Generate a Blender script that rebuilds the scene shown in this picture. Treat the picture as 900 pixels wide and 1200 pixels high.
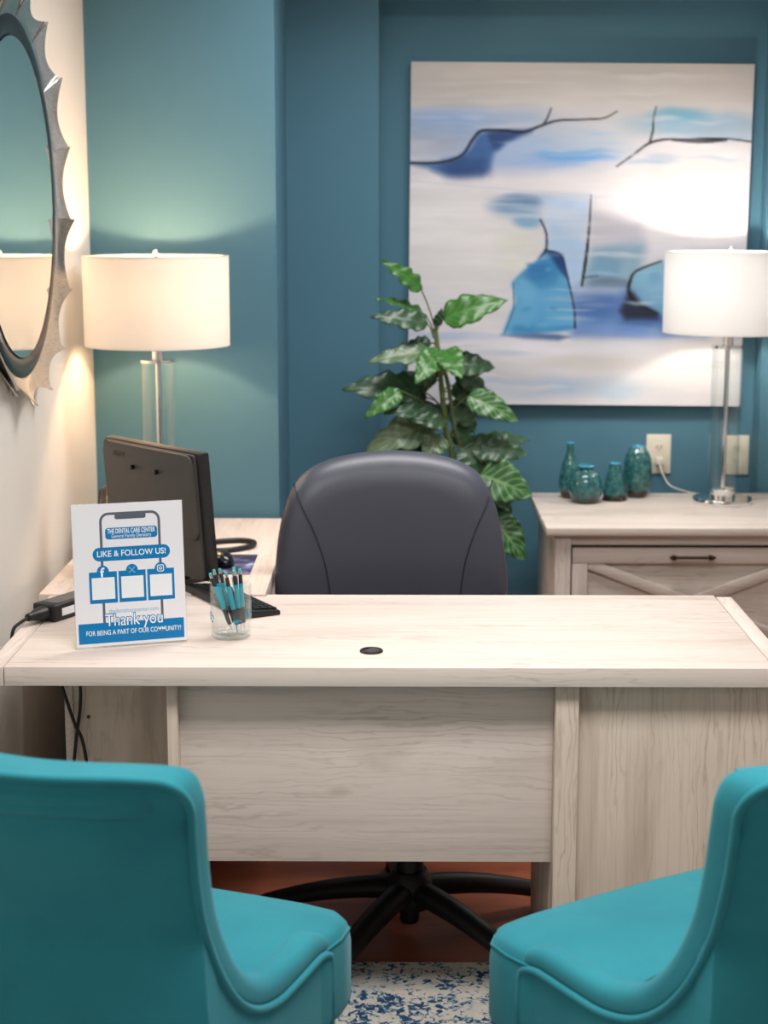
import bpy, bmesh, math, random
import numpy as np
from mathutils import Vector, Matrix

C = bpy.context.scene
for o in list(bpy.data.objects):
    bpy.data.objects.remove(o)
COL = C.collection
random.seed(7)
PI = math.pi

def srgb(r, g, b):
    f = lambda c: (c / 12.92 if c <= .04045 else ((c + .055) / 1.055) ** 2.4)
    return (f(r / 255), f(g / 255), f(b / 255), 1)

# ------------------------------------------------------------------ camera
H = 1.58
cam_d = bpy.data.cameras.new('camera')
cam = bpy.data.objects.new('camera', cam_d); COL.objects.link(cam)
cam.location = (0, 0, H)
cam.rotation_euler = (math.radians(90 - 10.06), 0, math.radians(.45))
cam_d.sensor_fit = 'VERTICAL'; cam_d.sensor_height = 36; cam_d.sensor_width = 27
cam_d.lens = 1950 / 1200 * 36
cam_d.clip_start = .05
cam_d.dof.use_dof = True; cam_d.dof.focus_distance = 3.2; cam_d.dof.aperture_fstop = 4.0
C.camera = cam

# ------------------------------------------------------------------ world, lights, exposure
W = bpy.data.worlds.new('world'); C.world = W; W.use_nodes = True
W.node_tree.nodes['Background'].inputs[0].default_value = (1, 1, 1, 1)
W.node_tree.nodes['Background'].inputs[1].default_value = .05

def area(name, loc, sx, sy, power, col):
    d = bpy.data.lights.new(name, 'AREA'); d.shape = 'RECTANGLE'; d.size = sx; d.size_y = sy
    d.energy = power; d.color = col
    o = bpy.data.objects.new(name, d); COL.objects.link(o); o.location = loc
    d.spread = math.radians(140)
    return o
CEIL = 2.62
area('ceiling_panel_light', (.3, 4.0, CEIL - .02), 1.1, .5, 20, (1, .98, .97))
area('ceiling_panel_light', (.2, 1.9, CEIL - .02), 1.2, .6, 28, (1, .98, .97))
area('ceiling_panel_light', (.3, -.7, CEIL - .02), 1.2, .6, 14, (1, .98, .97))
C.view_settings.view_transform = 'Standard'
C.view_settings.look = 'None'
C.view_settings.gamma = 1
C.view_settings.use_curve_mapping = False
C.view_settings.exposure = 0.35

# ------------------------------------------------------------------ materials
def mat(name, col, rough=.5, metal=0, spec=.5, coat=0, sheen=0, trans=0, ior=1.45):
    m = bpy.data.materials.new(name); m.use_nodes = True
    b = m.node_tree.nodes['Principled BSDF']
    b.inputs['Base Color'].default_value = col
    b.inputs['Roughness'].default_value = rough
    b.inputs['Metallic'].default_value = metal
    b.inputs['Specular IOR Level'].default_value = spec
    b.inputs['Coat Weight'].default_value = coat
    b.inputs['Sheen Weight'].default_value = sheen
    b.inputs['Transmission Weight'].default_value = trans
    b.inputs['IOR'].default_value = ior
    return m

class NT:
    def __init__(s, m):
        s.m = m; s.t = m.node_tree; s.b = s.t.nodes['Principled BSDF']
    def n(s, kind, **kw):
        x = s.t.nodes.new(kind)
        for k, v in kw.items():
            if k.startswith('i_'):
                x.inputs[k[2:].replace('_', ' ')].default_value = v
            else: setattr(x, k, v)
        return x
    def l(s, a, b): s.t.links.new(a, b)
    def coords(s, scale=(1, 1, 1), rot=(0, 0, 0)):
        tc = s.n('ShaderNodeTexCoord'); mp = s.n('ShaderNodeMapping')
        mp.inputs['Scale'].default_value = scale; mp.inputs['Rotation'].default_value = rot
        s.l(tc.outputs['Object'], mp.inputs['Vector']); return mp.outputs['Vector']
    def ramp(s, fac, stops):
        r = s.n('ShaderNodeValToRGB'); e = r.color_ramp.elements
        while len(e) < len(stops): e.new(.5)
        for k, (p, c) in enumerate(stops): e[k].position = p; e[k].color = c
        s.l(fac, r.inputs['Fac']); return r.outputs['Color']
    def mix(s, fac, a, b, mode='MIX'):
        x = s.n('ShaderNodeMix', data_type='RGBA', blend_type=mode)
        for inp, v in ((x.inputs[0], fac), (x.inputs[6], a), (x.inputs[7], b)):
            if hasattr(v, 'links') or hasattr(v, 'is_linked'): s.l(v, inp)
            else: inp.default_value = v
        return x.outputs[2]
    def bump(s, hgt, strength=.1, dist=.01):
        b = s.n('ShaderNodeBump'); b.inputs['Strength'].default_value = strength
        b.inputs['Distance'].default_value = dist
        s.l(hgt, b.inputs['Height']); s.l(b.outputs['Normal'], s.b.inputs['Normal'])

def wood(name, axis, light, mid, dark, rough=.5, across=17., along=1.1, fine=130., line=.46):
    m = mat(name, light, rough, spec=.35); t = NT(m)
    def sc(a, l): q = [a] * 3; q[axis] = l; return t.coords(tuple(q))
    # broad tone of the board
    n1 = t.n('ShaderNodeTexNoise', i_Scale=.5, i_Detail=4., i_Roughness=.55, i_Distortion=1.4); t.l(sc(across, along), n1.inputs['Vector'])
    c = t.ramp(n1.outputs['Fac'], [(.24, mid), (.50, light)])
    # soft brown patches
    n5 = t.n('ShaderNodeTexNoise', i_Scale=1., i_Detail=3., i_Roughness=.5, i_Distortion=.8); t.l(sc(8., 1.8), n5.inputs['Vector'])
    p = t.ramp(n5.outputs['Fac'], [(.54, (0, 0, 0, 1)), (.74, (.55, .55, .55, 1))])
    c = t.mix(p, c, dark)
    # thin wavering grain lines
    v3 = sc(1., .16)
    wv = t.n('ShaderNodeTexWave', wave_type='RINGS', rings_direction='XYZ'[axis], i_Scale=25., i_Distortion=17., i_Detail=3.5, i_Detail_Scale=1.1, i_Detail_Roughness=.55)
    t.l(v3, wv.inputs['Vector'])
    ln = t.ramp(wv.outputs['Color'], [(.0, (1, 1, 1, 1)), (.16, (.25, .25, .25, 1)), (.34, (0, 0, 0, 1))])
    n6 = t.n('ShaderNodeTexNoise', i_Scale=1., i_Detail=2.); t.l(sc(14., 2.6), n6.inputs['Vector'])
    mk = t.ramp(n6.outputs['Fac'], [(.40, (0, 0, 0, 1)), (.64, (line, line, line, 1))])
    c = t.mix(t.mix(1., ln, mk, 'MULTIPLY'), c, dark)
    # fine fibre
    n2 = t.n('ShaderNodeTexNoise', i_Scale=1., i_Detail=3., i_Roughness=.6); t.l(sc(fine, 2.5), n2.inputs['Vector'])
    f = t.ramp(n2.outputs['Fac'], [(.30, (.87, .86, .85, 1)), (.50, (1, 1, 1, 1))])
    c = t.mix(.8, c, f, 'MULTIPLY')
    # a few knots
    vo = t.n('ShaderNodeTexVoronoi', i_Scale=.8); t.l(sc(7., 3.4), vo.inputs['Vector'])
    k = t.ramp(vo.outputs['Distance'], [(.015, (.40, .33, .27, 1)), (.04, (.72, .66, .60, 1)), (.10, (1, 1, 1, 1))])
    sp = t.n('ShaderNodeSeparateColor'); t.l(vo.outputs['Color'], sp.inputs[0])
    on = t.ramp(sp.outputs[0], [(.40, (0, 0, 0, 1)), (.45, (.85, .85, .85, 1))])
    c = t.mix(on, c, t.mix(1., c, k, 'MULTIPLY'))
    t.l(c, t.b.inputs['Base Color'])
    t.bump(n2.outputs['Fac'], .05, .002)
    return m

WL, WM, WD = srgb(224, 210, 200), srgb(208, 193, 182), srgb(180, 163, 150)
wood_x = wood('pale_wood_grain_along_x', 0, WL, WM, WD)
wood_y = wood('pale_wood_grain_along_y', 1, WL, WM, WD)
wood_z = wood('pale_wood_grain_along_z', 2, srgb(214, 198, 182), srgb(196, 178, 162), srgb(165, 146, 128))
WL2, WM2, WD2 = srgb(206, 196, 187), srgb(187, 176, 167), srgb(150, 139, 129)
side_x = wood('weathered_wood_grain_along_x', 0, WL2, WM2, WD2)
side_z = wood('weathered_wood_grain_along_z', 2, WL2, WM2, WD2)
floor_m = wood('red_brown_floor_wood', 0, srgb(150, 84, 58), srgb(128, 66, 44), srgb(96, 46, 30), .35, 14, .9, 70)

def wall_paint(name, col, amt=.03):
    m = mat(name, col, .6, spec=.3); t = NT(m)
    n = t.n('ShaderNodeTexNoise', i_Scale=160., i_Detail=2.); t.l(t.coords(), n.inputs['Vector'])
    t.bump(n.outputs['Fac'], .12, .002)
    return m
teal_wall = wall_paint('teal_blue_wall_paint', srgb(80, 124, 144))
cream_wall = wall_paint('cream_wall_paint', srgb(228, 224, 216))
white_ceil = wall_paint('white_ceiling_paint', srgb(235, 233, 228))
white_trim = mat('white_trim_paint', srgb(230, 228, 222), .4)

def fabric(name, col, col2, scale=900.):
    m = mat(name, col, .85, spec=.2, sheen=.15); t = NT(m)
    t.b.inputs['Sheen Roughness'].default_value = .5
    t.b.inputs['Sheen Tint'].default_value = (.6, .95, 1, 1)
    v = t.coords()
    n = t.n('ShaderNodeTexNoise', i_Scale=9., i_Detail=4.); t.l(v, n.inputs['Vector'])
    c = t.ramp(n.outputs['Fac'], [(.3, col2), (.7, col)])
    w = t.n('ShaderNodeTexNoise', i_Scale=scale, i_Detail=2.); t.l(v, w.inputs['Vector'])
    f = t.ramp(w.outputs['Fac'], [(.35, (.82, .82, .82, 1)), (.6, (1, 1, 1, 1))])
    t.l(t.mix(.7, c, f, 'MULTIPLY'), t.b.inputs['Base Color'])
    t.bump(w.outputs['Fac'], .15, .001)
    return m
teal_fab = fabric('teal_linen_upholstery', srgb(42, 132, 144), srgb(37, 122, 136))
leg_dark = mat('dark_espresso_wood', srgb(48, 38, 36), .4)

chrome = mat('polished_chrome', (.82, .83, .84, 1), .08, 1)
brushed = mat('brushed_pewter', srgb(190, 187, 183), .26, 1)
NT_b = NT(brushed)
_n = NT_b.n('ShaderNodeTexNoise', i_Scale=60., i_Detail=3.); NT_b.l(NT_b.coords((1, 1, 8)), _n.inputs['Vector'])
NT_b.l(NT_b.ramp(_n.outputs['Fac'], [(.3, srgb(172, 169, 165)), (.7, srgb(208, 205, 200))]), NT_b.b.inputs['Base Color'])
mirror_m = mat('silvered_mirror_glass', (.93, .95, .94, 1), .0, 1)
dark_bezel = mat('dark_gunmetal_bezel', srgb(22, 22, 27), .3, 0)
def thin_glass(name, edge):
    m = bpy.data.materials.new(name); m.use_nodes = True
    t = m.node_tree; t.nodes.clear(); N = t.nodes.new
    out = N('ShaderNodeOutputMaterial'); mx = N('ShaderNodeMixShader'); tr = N('ShaderNodeBsdfTransparent'); gl = N('ShaderNodeBsdfGlossy')
    lw = N('ShaderNodeLayerWeight'); lw.inputs['Blend'].default_value = .12
    rp = N('ShaderNodeValToRGB'); e = rp.color_ramp.elements
    e[0].position = .0; e[0].color = (.02, .02, .02, 1); e[1].position = 1.; e[1].color = (edge * 5, edge * 5, edge * 5, 1)
    tr.inputs[0].default_value = (.965, .98, .98, 1); gl.inputs[0].default_value = (.9, .95, .96, 1); gl.inputs['Roughness'].default_value = .03
    t.links.new(lw.outputs['Facing'], rp.inputs[0]); t.links.new(rp.outputs[0], mx.inputs[0])
    t.links.new(tr.outputs[0], mx.inputs[1]); t.links.new(gl.outputs[0], mx.inputs[2]); t.links.new(mx.outputs[0], out.inputs[0])
    return m
glass = thin_glass('clear_glass', .12)
black_pl = mat('black_matte_plastic', srgb(26, 26, 28), .45)
black_gl = mat('black_gloss_plastic', srgb(16, 16, 18), .2)
grey_pl = mat('charcoal_grey_plastic', srgb(66, 64, 62), .5)
dark_screen = mat('dark_screen_glass', (.01, .01, .012, 1), .1)
leather = mat('dark_grey_leather', srgb(68, 71, 83), .42, spec=.5)
_t = NT(leather); _n = _t.n('ShaderNodeTexVoronoi', i_Scale=420.); _t.l(_t.coords(), _n.inputs['Vector'])
_t.bump(_n.outputs['Distance'], .10, .001)
seam_m = mat('dark_seam_thread', srgb(34, 34, 40), .5)
cream_pl = mat('ivory_plastic', srgb(226, 220, 202), .4)
slot_m = mat('dark_socket_slot', srgb(70, 60, 48), .6)
white_cord = mat('white_cord_rubber', srgb(214, 208, 196), .5)
bronze = mat('dark_bronze_metal', srgb(74, 62, 54), .35, .9)

def shade_mat():
    m = bpy.data.materials.new('white_linen_lampshade'); m.use_nodes = True
    t = m.node_tree; t.nodes.clear()
    out = t.nodes.new('ShaderNodeOutputMaterial'); mx = t.nodes.new('ShaderNodeMixShader')
    d = t.nodes.new('ShaderNodeBsdfDiffuse'); tr = t.nodes.new('ShaderNodeBsdfTranslucent')
    d.inputs[0].default_value = (.86, .84, .80, 1); tr.inputs[0].default_value = (.80, .84, .90, 1)
    mx.inputs[0].default_value = .26
    t.links.new(d.outputs[0], mx.inputs[1]); t.links.new(tr.outputs[0], mx.inputs[2])
    t.links.new(mx.outputs[0], out.inputs[0]); return m
shade_m = shade_mat()
bulb_m = mat('frosted_bulb', (1, .9, .75, 1), .4)
_b = bulb_m.node_tree.nodes['Principled BSDF']
_b.inputs['Emission Color'].default_value = (1, .8, .55, 1); _b.inputs['Emission Strength'].default_value = 6

def glaze():
    m = mat('teal_reactive_glaze', srgb(40, 110, 108), .12, coat=.6); t = NT(m)
    v = t.coords(); n = t.n('ShaderNodeTexNoise', i_Scale=70., i_Detail=5., i_Roughness=.7); t.l(v, n.inputs['Vector'])
    c = t.ramp(n.outputs['Fac'], [(.35, srgb(28, 66, 70)), (.5, srgb(44, 98, 100)), (.70, srgb(76, 132, 128))])
    tc = t.n('ShaderNodeTexCoord'); sp = t.n('ShaderNodeSeparateXYZ'); t.l(tc.outputs['Generated'], sp.inputs[0])
    n2 = t.n('ShaderNodeTexNoise', i_Scale=40., i_Detail=2.); t.l(v, n2.inputs['Vector'])
    ad = t.n('ShaderNodeMath', operation='MULTIPLY_ADD'); t.l(n2.outputs['Fac'], ad.inputs[0])
    ad.inputs[1].default_value = -.22; t.l(sp.outputs['Z'], ad.inputs[2])
    base = t.ramp(ad.outputs[0], [(.0, (1, 1, 1, 1)), (.08, (0, 0, 0, 1))])
    c = t.mix(base, c, srgb(52, 40, 32))
    top = t.ramp(sp.outputs['Z'], [(.94, (0, 0, 0, 1)), (.975, (1, 1, 1, 1))])
    c = t.mix(top, c, srgb(58, 150, 184))
    t.l(c, t.b.inputs['Base Color']); return m
glaze_m = glaze()

def leaf_mat(name, a, b, vein):
    m = mat(name, a, .35, spec=.5); t = NT(m)
    uv = t.n('ShaderNodeUVMap', uv_map='uv'); sp = t.n('ShaderNodeSeparateXYZ'); t.l(uv.outputs[0], sp.inputs[0])
    # u across -> 0..1 with the midrib at .5, v along
    d = t.n('ShaderNodeMath', operation='SUBTRACT'); t.l(sp.outputs[0], d.inputs[0]); d.inputs[1].default_value = .5
    ab = t.n('ShaderNodeMath', operation='ABSOLUTE'); t.l(d.outputs[0], ab.inputs[0])
    ph = t.n('ShaderNodeMath', operation='MULTIPLY_ADD'); t.l(ab.outputs[0], ph.inputs[0]); ph.inputs[1].default_value = -.7
    t.l(sp.outputs[1], ph.inputs[2])
    fr = t.n('ShaderNodeMath', operation='MULTIPLY'); t.l(ph.outputs[0], fr.inputs[0]); fr.inputs[1].default_value = 44.
    sn = t.n('ShaderNodeMath', operation='SINE'); t.l(fr.outputs[0], sn.inputs[0])
    no = t.n('ShaderNodeTexNoise', i_Scale=30., i_Detail=3.); t.l(t.coords(), no.inputs['Vector'])
    c = t.mix(no.outputs['Fac'], a, b)
    st = t.ramp(sn.outputs[0], [(.35, (0, 0, 0, 1)), (.98, (1, 1, 1, 1))])
    c = t.mix(st, c, vein)
    mr = t.ramp(ab.outputs[0], [(.015, (1, 1, 1, 1)), (.05, (0, 0, 0, 1))])
    c = t.mix(mr, c, vein)
    t.l(c, t.b.inputs['Base Color'])
    return m
leaf_d = leaf_mat('dark_green_leaf', srgb(36, 66, 44), srgb(48, 80, 54), srgb(56, 90, 60))
leaf_p = leaf_mat('grey_green_leaf', srgb(72, 100, 72), srgb(92, 118, 88), srgb(108, 130, 98))
leaf_b = leaf_mat('bright_green_leaf', srgb(44, 94, 36), srgb(58, 110, 44), srgb(68, 120, 54))
leaf_v = leaf_mat('variegated_leaf', srgb(36, 82, 48), srgb(52, 102, 60), srgb(104, 142, 84))
stem_m = mat('green_brown_stem', srgb(92, 108, 58), .5)
pot_m = mat('dark_planter', srgb(40, 38, 36), .5)
soil_m = mat('dark_soil', srgb(44, 32, 24), .9)

# ------------------------------------------------------------------ mesh helpers
def link_mesh(name, bm, m, parent=None, loc=None, smooth=40, subsurf=0):
    bmesh.ops.recalc_face_normals(bm, faces=bm.faces[:])
    me = bpy.data.meshes.new(name); bm.to_mesh(me); bm.free()
    if m is not None: me.materials.append(m)
    if smooth:
        me.shade_smooth()
        if smooth < 180: me.set_sharp_from_angle(angle=math.radians(smooth))
    o = bpy.data.objects.new(name, me); COL.objects.link(o)
    if parent is not None: o.parent = parent
    if loc: o.location = loc
    if subsurf:
        s = o.modifiers.new('subsurf', 'SUBSURF'); s.levels = subsurf; s.render_levels = subsurf
    return o

def tag(o, label, cat, group=None):
    o['label'] = label; o['category'] = cat
    if group: o['group'] = group
    return o
def thing(name, label, cat, loc=(0, 0, 0), rz=0, group=None):
    o = bpy.data.objects.new(name, None); COL.objects.link(o); o.empty_display_size = .05
    o.location = loc; o.rotation_euler = (0, 0, rz)
    return tag(o, label, cat, group)
def struct(o): o['kind'] = 'structure'; return o

def box(x0, x1, y0, y1, z0, z1, bev=0, seg=2, bm=None):
    b = bm or bmesh.new()
    vs = [b.verts.new((x, y, z)) for x in (x0, x1) for y in (y0, y1) for z in (z0, z1)]
    fs = [(0, 1, 3, 2), (4, 6, 7, 5), (0, 4, 5, 1), (2, 3, 7, 6), (0, 2, 6, 4), (1, 5, 7, 3)]
    nf = [b.faces.new([vs[i] for i in f]) for f in fs]
    if bev:
        es = list({e for f in nf for e in f.edges})
        bmesh.ops.bevel(b, geom=es, offset=bev, segments=seg, profile=.5, affect='EDGES')
    return b
def lathe(prof, n=40, bm=None, c=(0, 0, 0), cap=True):
    b = bm or bmesh.new(); rows = []
    for r, z in prof:
        if r < 1e-5: rows.append([b.verts.new((c[0], c[1], c[2] + z))])
        else: rows.append([b.verts.new((c[0] + r * math.cos(2 * PI * k / n), c[1] + r * math.sin(2 * PI * k / n), c[2] + z)) for k in range(n)])
    for a, d in zip(rows, rows[1:]):
        for k in range(n):
            k2 = (k + 1) % n
            if len(a) == 1 and len(d) == 1: continue
            if len(a) == 1: b.faces.new([a[0], d[k], d[k2]])
            elif len(d) == 1: b.faces.new([a[k], a[k2], d[0]])
            else: b.faces.new([a[k], a[k2], d[k2], d[k]])
    if cap:
        for r in (rows[0], rows[-1]):
            if len(r) > 1: b.faces.new(r)
    return b
def catmull(pts, n=8, closed=False):
    P = [Vector(p) for p in pts]; out = []
    m = len(P); segs = m if closed else m - 1
    for i in range(segs):
        g = (lambda k: P[k % m]) if closed else (lambda k: P[max(0, min(m - 1, k))])
        p0, p1, p2, p3 = g(i - 1), g(i), g(i + 1), g(i + 2)
        for k in range(n):
            t = k / n
            out.append(.5 * ((2 * p1) + (p2 - p0) * t + (2 * p0 - 5 * p1 + 4 * p2 - p3) * t * t + (3 * p1 - p0 - 3 * p2 + p3) * t ** 3))
    if not closed: out.append(P[-1].copy())
    return out
def tube(pts, r, n=10, bm=None, closed=False, cap=True):
    b = bm or bmesh.new(); P = [Vector(p) for p in pts]; m = len(P)
    rr = r if isinstance(r, (list, tuple)) else [r] * m
    T = []
    for i in range(m):
        a = P[(i - 1) % m] if (closed or i) else P[i]
        c = P[(i + 1) % m] if (closed or i < m - 1) else P[i]
        T.append((c - a).normalized())
    up = Vector((0, 0, 1)) if abs(T[0].z) < .9 else Vector((1, 0, 0))
    nrm = (up - T[0] * up.dot(T[0])).normalized(); rows = []
    for i in range(m):
        nrm = (nrm - T[i] * nrm.dot(T[i])).normalized(); bi = T[i].cross(nrm)
        rows.append([b.verts.new(P[i] + (nrm * math.cos(2 * PI * k / n) + bi * math.sin(2 * PI * k / n)) * rr[i]) for k in range(n)])
    pr = list(zip(rows, rows[1:])) + ([(rows[-1], rows[0])] if closed else [])
    for a, c in pr:
        for k in range(n):
            b.faces.new([a[k], a[(k + 1) % n], c[(k + 1) % n], c[k]])
    if cap and not closed: b.faces.new(rows[0]); b.faces.new(rows[-1])
    return b
def prism(poly, axis, a0, a1, bm=None, bev=0):
    """poly in the two other axes (in xyz order), extruded along axis."""
    b = bm or bmesh.new()
    def mk(p, a):
        q = list(p); q.insert(axis, a); return b.verts.new(q)
    A = [mk(p, a0) for p in poly]; B = [mk(p, a1) for p in poly]; n = len(poly)
    fs = [b.faces.new(A), b.faces.new(B)] + [b.faces.new([A[i], A[(i + 1) % n], B[(i + 1) % n], B[i]]) for i in range(n)]
    if bev:
        es = list({e for f in fs for e in f.edges})
        bmesh.ops.bevel(b, geom=es, offset=bev, segments=2, profile=.5, affect='EDGES')
    return b
def loft(rings, cap0=True, cap1=True, bm=None):
    b = bm or bmesh.new(); R = [[b.verts.new(p) for p in r] for r in rings]; n = len(R[0])
    for a, c in zip(R, R[1:]):
        for k in range(n): b.faces.new([a[k], a[(k + 1) % n], c[(k + 1) % n], c[k]])
    if cap0: b.faces.new(R[0])
    if cap1: b.faces.new(R[-1])
    return b
def rrect(x0, x1, y0, y1, r, n=6):
    pts = []
    for cx, cy, a in ((x1 - r, y1 - r, 0), (x0 + r, y1 - r, 90), (x0 + r, y0 + r, 180), (x1 - r, y0 + r, 270)):
        for k in range(n + 1):
            t = math.radians(a + 90 * k / n); pts.append((cx + r * math.cos(t), cy + r * math.sin(t)))
    return pts

# ------------------------------------------------------------------ the room
XL = -.84
YB, YM, YN = 4.60, 5.05, 5.15           # bump-out, main back wall, niche
XR, YF = 2.2, -2.2
struct(link_mesh('floor', box(XL - .1, XR + .1, YF - .1, 5.4, -.06, 0), floor_m, smooth=0))
struct(link_mesh('ceiling', box(XL - .1, XR + .1, YF - .1, 5.4, CEIL, CEIL + .08), white_ceil, smooth=0))
struct(link_mesh('wall_left', box(XL - .1, XL, YF, 5.4, 0, CEIL), cream_wall, smooth=0))
struct(link_mesh('wall_back_left', box(XL, -.33, YB, 5.4, 0, CEIL), teal_wall, smooth=0))
b = box(-.33, -.055, YM, 5.4, 0, CEIL)
box(1.105, XR, YM, 5.4, 0, CEIL, bm=b)
box(-.055, 1.105, YM, 5.4, 2.215, CEIL, bm=b)
box(-.055, 1.105, YN, 5.4, 0, 2.215, bm=b)
struct(link_mesh('wall_back', b, teal_wall, smooth=0))
struct(link_mesh('wall_right', box(XR, XR + .1, YF, 5.4, 0, CEIL), cream_wall, smooth=0))
struct(link_mesh('wall_front', box(XL, XR, YF - .1, YF, 0, CEIL), cream_wall, smooth=0))
b = box(-.33, -.055, YM - .012, YM, 0, .09, .003); box(-.055, 1.105, YN - .012, YN, 0, .09, .003, bm=b)
box(1.105, XR, YM - .012, YM, 0, .09, .003, bm=b)
struct(link_mesh('baseboard_back', b, white_trim, smooth=0))
struct(link_mesh('baseboard_left', box(XL, XL + .012, YF, YB, 0, .09, .003), white_trim, smooth=0))

# rug
def rug_mat():
    m = mat('distressed_blue_cream_rug', srgb(205, 200, 190), .95, spec=.1); t = NT(m); v = t.coords()
    n1 = t.n('ShaderNodeTexNoise', i_Scale=6., i_Detail=6., i_Roughness=.65); t.l(v, n1.inputs['Vector'])
    c = t.ramp(n1.outputs['Fac'], [(.3, srgb(188, 190, 188)), (.5, srgb(216, 208, 196)), (.68, srgb(196, 190, 184))])
    n2 = t.n('ShaderNodeTexNoise', i_Scale=75., i_Detail=3., i_Roughness=.6, i_Distortion=.6); t.l(v, n2.inputs['Vector'])
    n3 = t.n('ShaderNodeTexNoise', i_Scale=11., i_Detail=2.); t.l(v, n3.inputs['Vector'])
    ad = t.n('ShaderNodeMath', operation='MULTIPLY_ADD'); t.l(n3.outputs['Fac'], ad.inputs[0]); ad.inputs[1].default_value = .55
    t.l(n2.outputs['Fac'], ad.inputs[2])
    k = t.ramp(ad.outputs[0], [(.82, (0, 0, 0, 1)), (.86, (1, 1, 1, 1))])
    k2 = t.ramp(ad.outputs[0], [(.76, (0, 0, 0, 1)), (.81, (1, 1, 1, 1))])
    c = t.mix(k2, c, srgb(124, 154, 166)); c = t.mix(k, c, srgb(46, 72, 112))
    t.l(c, t.b.inputs['Base Color'])
    n4 = t.n('ShaderNodeTexNoise', i_Scale=500.); t.l(v, n4.inputs['Vector']); t.bump(n4.outputs['Fac'], .6, .004)
    return m
tag(link_mesh('area_rug', box(-.82, 1.6, .5, 3.35, 0, .005, .002), rug_mat(), smooth=0),
    'cream area rug with distressed navy and blue flecks under the teal chairs', 'rug')

# ------------------------------------------------------------------ desk
DT = .75
desk = thing('office_desk', 'pale whitewashed wood desk with modesty panel facing the teal chairs', 'desk', (0, 3.32, 0))
DY = 3.32
def dpart(name, x0, x1, y0, y1, z0, z1, m, parent=desk, bev=.0015, lab=None):
    o = link_mesh(name, box(x0, x1, y0 - DY, y1 - DY, z0, z1, bev), m, parent)
    if lab: o['label'] = lab
    return o
dpart('desktop', -.736, .706, 3.012, 3.605, DT - .037, DT, wood_x)
dpart('edge_strip', -.772, -.7375, 3.010, 3.607, DT - .037, DT, wood_y)
dpart('edge_strip', .7075, .742, 3.010, 3.607, DT - .037, DT, wood_y)
dpart('edge_strip', -.290, .706, 3.6065, 3.622, DT - .037, DT, wood_x)
dpart('modesty_panel', -.417, .301, 3.075, 3.093, .342, DT - .037, wood_x)
dpart('leg_panel', -.437, -.417, 3.045, 3.52, .0055, DT - .037, wood_z)
dpart('leg_post', .301, .345, 3.035, 3.075, .0055, DT - .037, wood_z)
dpart('front_panel', .345, .725, 3.055, 3.075, .0055, DT - .037, wood_z)
dpart('side_panel', .301, .320, 3.075, 3.53, .0055, DT - .037, wood_z)
dpart('side_panel', .706, .725, 3.075, 3.53, .0055, DT - .037, wood_z)
for z0, z1 in ((.06, .38), (.39, .70)):
    dr = dpart('drawer', .322, .704, 3.515, 3.533, z0, z1, wood_x)
    link_mesh('handle', tube([(.45, 3.545 - DY, (z0 + z1) / 2), (.58, 3.545 - DY, (z0 + z1) / 2)], .006), bronze, dr)
b = lathe([(0, .0005), (.0225, .0005), (.0225, .003), (.021, .0045), (.0165, .0045), (.0160, .0028), (0, .0028)], 36, c=(-.049, 3.128 - DY, DT))
gr = link_mesh('grommet', b, black_pl, desk)
link_mesh('grommet_cap', prism([(-.049 + .0155 * math.cos(t), 3.128 - DY + .0155 * math.sin(t)) for t in [math.radians(200 + 250 * k / 18) for k in range(19)]], 2, DT + .0028, DT + .0042), grey_pl, gr)

# return
ret = thing('return_desk', 'pale wood side return running back along the cream wall under the left lamp', 'desk', (-.55, 4.1, 0))
def rpart(name, x0, x1, y0, y1, z0, z1, m, bev=.0015, parent=None):
    return link_mesh(name, box(x0 + .55, x1 + .55, y0 - 4.1, y1 - 4.1, z0, z1, bev), m, parent or ret)
rpart('desktop', -.800, -.294, 3.6225, 4.575, DT - .037, DT, wood_y)
ep = rpart('end_panel', -.665, -.442, 3.30, 3.318, .0055, DT - .0375, wood_z)
link_mesh('screw_hole', lathe([(0, 0), (.004, 0), (.004, .0012), (0, .0012)], 14), slot_m, ep).matrix_local = Matrix.Translation((-.635 + .55, 3.2995 - 4.1, .565)) @ Matrix.Rotation(PI / 2, 4, 'X')
rpart('side_panel', -.684, -.666, 3.30, 4.55, .0055, DT - .0375, wood_y)
rpart('side_panel', -.325, -.307, 3.64, 4.55, .30, DT - .0375, wood_y)
rpart('back_panel', -.665, -.326, 4.53, 4.55, 0, DT - .0375, wood_z)

# ------------------------------------------------------------------ sideboard
SB = (.80, 4.74, 0)
sb = thing('file_cabinet', 'weathered wood cabinet with crossed drawer front carrying the vases and right lamp', 'cabinet', SB)
def sp_(name, x0, x1, y0, y1, z0, z1, m, bev=.002, parent=None):
    return link_mesh(name, box(x0 - SB[0], x1 - SB[0], y0 - SB[1], y1 - SB[1], z0, z1, bev), m, parent or sb)
sp_('cabinet_top', .405, 1.205, 4.435, 5.02, .727, .75, side_x, .004)
sp_('side_panel', .432, .452, 4.47, 5.0, 0, .727, side_z)
sp_('side_panel', 1.158, 1.178, 4.47, 5.0, 0, .727, side_z)
sp_('back_panel', .452, 1.158, 4.985, 5.0, .03, .727, side_x)
sp_('stile', .432, .475, 4.452, 4.47, 0, .727, side_z)
sp_('stile', 1.135, 1.178, 4.452, 4.47, 0, .727, side_z)
sp_('top_rail', .4755, 1.1345, 4.458, 4.47, .698, .726, side_x)
sp_('bottom_rail', .4755, 1.1345, 4.455, 4.47, .0, .06, side_x)
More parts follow.
